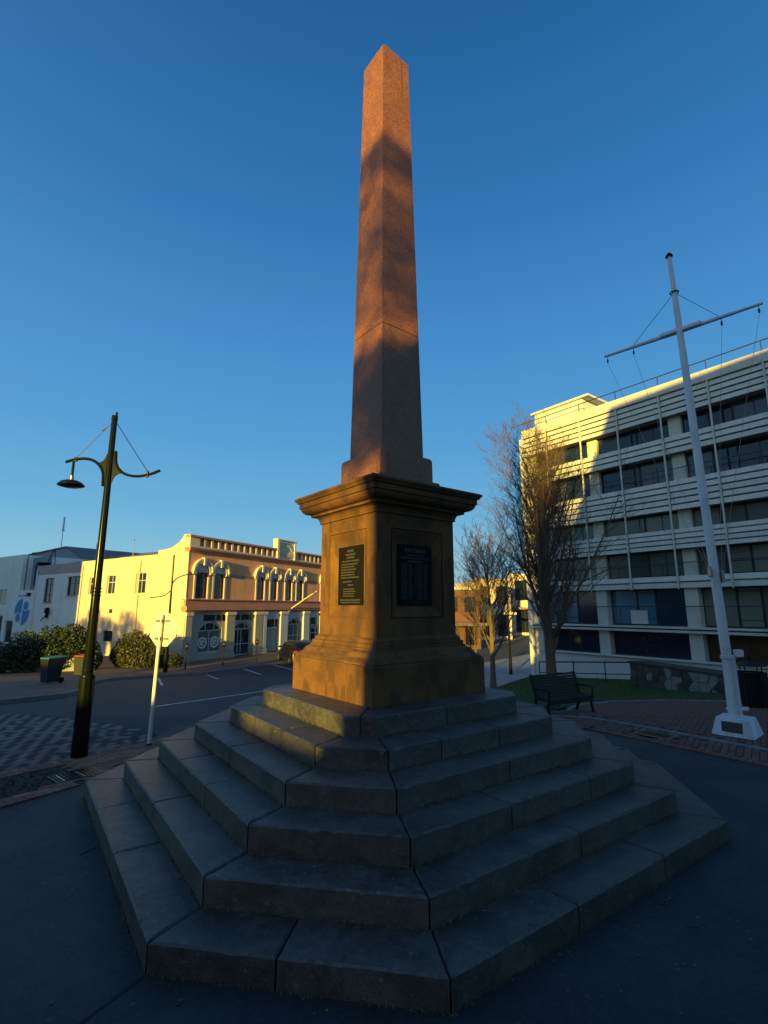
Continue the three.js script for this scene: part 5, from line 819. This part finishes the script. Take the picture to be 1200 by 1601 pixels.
// ------------------------------------------------------------------ parked car, nose to the kerb
{
  const [x, , z] = ground(456, 1037), t = thing('parked_car', 'dark parked hatchback seen from behind beside the memorial plinth', 'car', [x + .2, G(x, z) + .005, z - .4], Math.atan2(-.45, -.89));   // local +z is the nose
  const paint = plain(.008, .008, .012, .3, 0, { clearcoat: .7, clearcoatRoughness: .05 }), rub = plain(.012, .012, .012, .8);
  const loft = (secs, m, name, parent) => { const o = [], R = secs.map(([zz, hw, y0, y1, tw]) => [[-hw, y0], [-hw * 1.02, lerp(y0, y1, .55)], [-tw, y1 - .05], [-tw * .85, y1], [tw * .85, y1], [tw, y1 - .05], [hw * 1.02, lerp(y0, y1, .55)], [hw, y0]].map(([a, b]) => [a, b, zz])); for (let i = 0; i + 1 < R.length; i++) for (let k = 0; k < 8; k++) { const l = (k + 1) % 8; quad(o, R[i][l], R[i][k], R[i + 1][k], R[i + 1][l]); } for (const [T, f] of [[R[0], 0], [R[R.length - 1], 1]]) for (let k = 1; k < 7; k++) f ? o.push(...T[0], ...T[k + 1], ...T[k]) : o.push(...T[0], ...T[k], ...T[k + 1]); return obj(name, toCreasedNormals(tri(o), .75), m, parent); };
  loft([[-2.08, .70, .42, .80, .62], [-2.0, .82, .30, .98, .76], [-1.6, .87, .24, 1.02, .80], [-.4, .88, .22, 1.0, .82], [.9, .88, .22, .98, .82], [1.5, .86, .24, .90, .76], [1.98, .78, .30, .76, .62], [2.1, .62, .40, .62, .5]], paint, 'body', t);
  const cab = loft([[-1.98, .72, .96, 1.04, .66], [-1.55, .76, .97, 1.42, .58], [-1.0, .78, .97, 1.52, .58], [0, .78, .97, 1.54, .58], [.55, .77, .96, 1.45, .56], [1.25, .72, .93, .99, .66]], paint, 'cabin', t);
  const glass = (vs, name) => { const o = []; quad(o, ...vs); quad(o, vs[3], vs[2], vs[1], vs[0]); obj(name, tri(o), M.glass, t); };
  glass([[-.56, 1.08, -1.965], [.56, 1.08, -1.965], [.5, 1.38, -1.645], [-.5, 1.38, -1.645]], 'rear_window');
  for (const s of [-1, 1]) { glass([[s * .805, 1.06, -1.45], [s * .805, 1.06, .7], [s * .655, 1.40, .42], [s * .655, 1.42, -1.25]], 'side_window'); obj('tail_light', mv(rbx(-.11, .11, -.09, .09, -.05, .05, .03), s * .66, .86, -2.04, s * -.4), plain(.30, .012, .012, .2, 0, { clearcoat: 1 }), t); obj('door_mirror', rbx(s * .98 - .09, s * .98 + .09, 1.0, 1.14, .55, .66, .03), paint, t);
    for (const wz of [-1.28, 1.3]) { const w = part('wheel', t); obj('tyre', mv(new THREE.TorusGeometry(.25, .085, 12, 28), s * .80, .335, wz, Math.PI / 2), rub, w); obj('rim', mv(new THREE.CylinderGeometry(.2, .2, .14, 20), s * .81, .335, wz, 0, 0, Math.PI / 2), M.steel, w); } }
  obj('bumper', rbx(-.78, .78, .36, .6, -2.14, -1.98, .06), paint, t); obj('number_plate', rbx(-.26, .26, .66, .78, -2.11, -2.05, .01), M.white, t);
}

// ------------------------------------------------------------------ white flag mast with yardarm
{
  const c = [6.80, -10.28], t = thing('flag_mast', 'tall white flag mast with crossed yardarm on a tapered white block', 'mast', [c[0], .02, c[1]], 0), TR = Math.atan2(-.48, .43);
  const fr = (w0, w1, y0, y1, m, name, parent = t) => { const g = new THREE.CylinderGeometry(w1 * Math.SQRT1_2 * 2 / 1, w0 * Math.SQRT1_2 * 2 / 1, y1 - y0, 4, 1); g.rotateY(Math.PI / 4); g.translate(0, (y0 + y1) / 2, 0); g.rotateY(TR); return obj(name, g.toNonIndexed(), m, parent); };
  const k = Math.SQRT2; void k;
  fr(.345, .265, 0, .31, M.mastWhite, 'foot_block');
  { const n = new THREE.Vector3(0, 0, 1).applyAxisAngle(new THREE.Vector3(0, 1, 0), TR); void n; const g = rbx(-.17, .17, -.09, .09, -.008, .008, .004); g.rotateX(-.253); g.translate(0, .165, .311); g.rotateY(TR); const pl = obj('plaque', g, plain(.05, .052, .055, .5, .4), t); pl.userData.label = 'dark rectangular plaque on the mast block'; }
  fr(.118, .118, .30, .345, M.mastWhite, 'shoe'); fr(.100, .092, .345, 1.42, M.mastWhite, 'tabernacle'); fr(.118, .118, .44, .47, M.mastWhite, 'band'); fr(.112, .112, 1.40, 1.46, M.mastWhite, 'band');
  const top = [-.22, 10.42, .0], at = h => [top[0] * h / 10.42, h, 0];
  obj('mast_pole', tubePts([at(1.40), at(3), at(5), at(7), at(8.6), at(9.4), at(10.36)], [.090, .087, .082, .075, .067, .056, .044], 8), M.mastWhite, t);
  obj('truck_cap', [mv(lathe([[0, 0], [.075, 0], [.08, .025], [.07, .04], [.045, .08], [.04, .09], [0, .1]], 20), top[0], 10.33, 0)], M.darkMetal, t);
  const yd = part('yardarm', t), Lp = [5.53 - c[0], 8.56, -11.63 - c[1]], Rp = [7.82 - c[0], 8.56, -9.37 - c[1]], mid = at(8.56), yo = [.08, 0, .06];
  const P = f => [lerp(Lp[0], Rp[0], f), 8.56, lerp(Lp[2], Rp[2], f)];
  obj('spar', tubePts([P(0), P(.3), P(.5), P(.7), P(1)], [.030, .045, .052, .045, .030], 12), M.mastWhite, yd);
  obj('chock', mv(rbx(-.42, .42, -.10, .0, -.04, .04, .03), mid[0], 8.54, mid[2] + .02, Math.atan2(-(Rp[2] - Lp[2]), Rp[0] - Lp[0])), M.mastWhite, yd);
  obj('stay_collar', [mv(new THREE.TorusGeometry(.085, .014, 8, 20), ...at(9.42), 0, Math.PI / 2)], M.darkMetal, yd);
  for (const f of [.2, .77]) { const q = P(f), a = at(9.42); obj('stay_wire', tubePts([a, q], .006, 5), M.darkMetal, yd); }
  for (const f of [.02, .21, .77, .975]) { const q = P(f); obj('pulley_block', [mv(rbx(-.014, .014, -.19, -.10, -.02, .02, .008), ...q), tubePts([[q[0], q[1] - .03, q[2]], [q[0], q[1] - .11, q[2]]], .006, 5)], M.darkMetal, yd); const e = at(3.0); obj('halyard', smoothTube([[q[0], q[1] - .2, q[2]], [lerp(q[0], e[0], .5) + .03 * (f - .5), lerp(8.3, 3, .52), lerp(q[2], e[2], .5)], [e[0] + .1 * (f < .5 ? -1 : 1), 3.0, e[2] + .06]], .0045, 4, 10), M.rope, yd); }
  obj('cleat', [mv(rbx(-.03, .03, -.12, .12, -.05, .05, .015), at(3.0)[0] + .11, 3.0, .05), mv(rbx(-.02, .02, -.1, .1, -.05, .05, .015), at(3.0)[0] - .11, 3.1, .02), mv(cyl(.035, .035, 0, .05, 0, 0, 10), .10, 2.9, .08)], M.steel, t);
  obj('junction_box', [mv(rbx(-.07, .07, -.07, .07, -.02, .10, .015), .17, 1.5, .02)], M.mastWhite, t); obj('cleat_bracket', [mv(rbx(-.05, .09, -.03, .03, -.03, .03, .01), .16, .46, .02)], M.mastWhite, t);
}
{ // litter bin
  const [x, z] = [9.75, -13.9], t = thing('litter_bin', 'dark slatted litter bin with domed lid behind the mast', 'litter bin', [x, G(x, z) + .03, z], .3);
  for (let i = 0; i < 22; i++) { const a = i / 22 * 6.283; obj('slat', mv(rbx(-.042, .042, .06, .86, -.012, .012, .006), .33 * Math.sin(a), 0, .33 * Math.cos(a), a), M.darkMetal, t); }
  obj('liner', cyl(.30, .30, .04, .84, 0, 0, 24), plain(.01, .01, .012, .7), t); obj('rim', mv(new THREE.TorusGeometry(.34, .02, 8, 32), 0, .86, 0, 0, Math.PI / 2), M.darkMetal, t);
  for (const s of [0, 1, 2, 3]) obj('lid_post', cyl(.014, .014, .86, 1.06, .27 * Math.cos(s * 1.57 + .4), .27 * Math.sin(s * 1.57 + .4), 8), M.darkMetal, t);
  obj('lid', lathe([[0, 1.20], [.05, 1.20], [.06, 1.16], [.20, 1.13], [.36, 1.06], [.37, 1.04], [0, 1.05]], 28), M.darkMetal, t); obj('finial', lathe([[0, 1.30], [.03, 1.28], [.035, 1.22], [.02, 1.19], [0, 1.19]], 14), M.darkMetal, t);
}
{ // park bench seen from in front
  const [x, z] = [4.15, -12.55], t = thing('park_bench', 'dark slatted timber park bench facing the memorial plaza', 'bench', [x, G(x, z) + .02, z], Math.atan2(.49, .87)), W = .86; t.scale.setScalar(.9);
  for (let i = 0; i < 7; i++) obj('seat_slat', rbx(-W, W, .40, .44, -.02 + i * .07, .042 + i * .07, .008), M.timber, t);
  obj('seat_apron', rbx(-W + .05, W - .05, .30, .39, .42, .45, .008), M.timber, t);
  for (let i = 0; i < 8; i++) obj('back_slat', mv(rbx(-W, W, -.028, .028, -.014, .014, .008), 0, .48 + i * .065, -.01 - i * .0195, 0, -.29), M.timber, t);
  for (const s of [-1, 1]) { const xx = s * (W - .06); obj('end_frame', [tubePts([[xx, 0, .42], [xx, .25, .37], [xx, .41, .42]], .036, 8), tubePts([[xx, 0, -.12], [xx, .25, -.02], [xx, .5, -.02], [xx, .98, -.17]], .036, 8), rbx(xx - .02, xx + .02, .385, .415, -.02, .44, .008)], M.darkMetal, t); obj('armrest', [tubePts([[xx, .64, -.06], [xx, .66, .2], [xx, .64, .44], [xx, .42, .42]], .022, 8)], M.darkMetal, t); obj('foot', [rbx(xx - .04, xx + .04, 0, .025, .37, .47, .006), rbx(xx - .04, xx + .04, 0, .025, -.17, -.07, .006)], M.darkMetal, t); }
}
renderer.render(scene, camera);
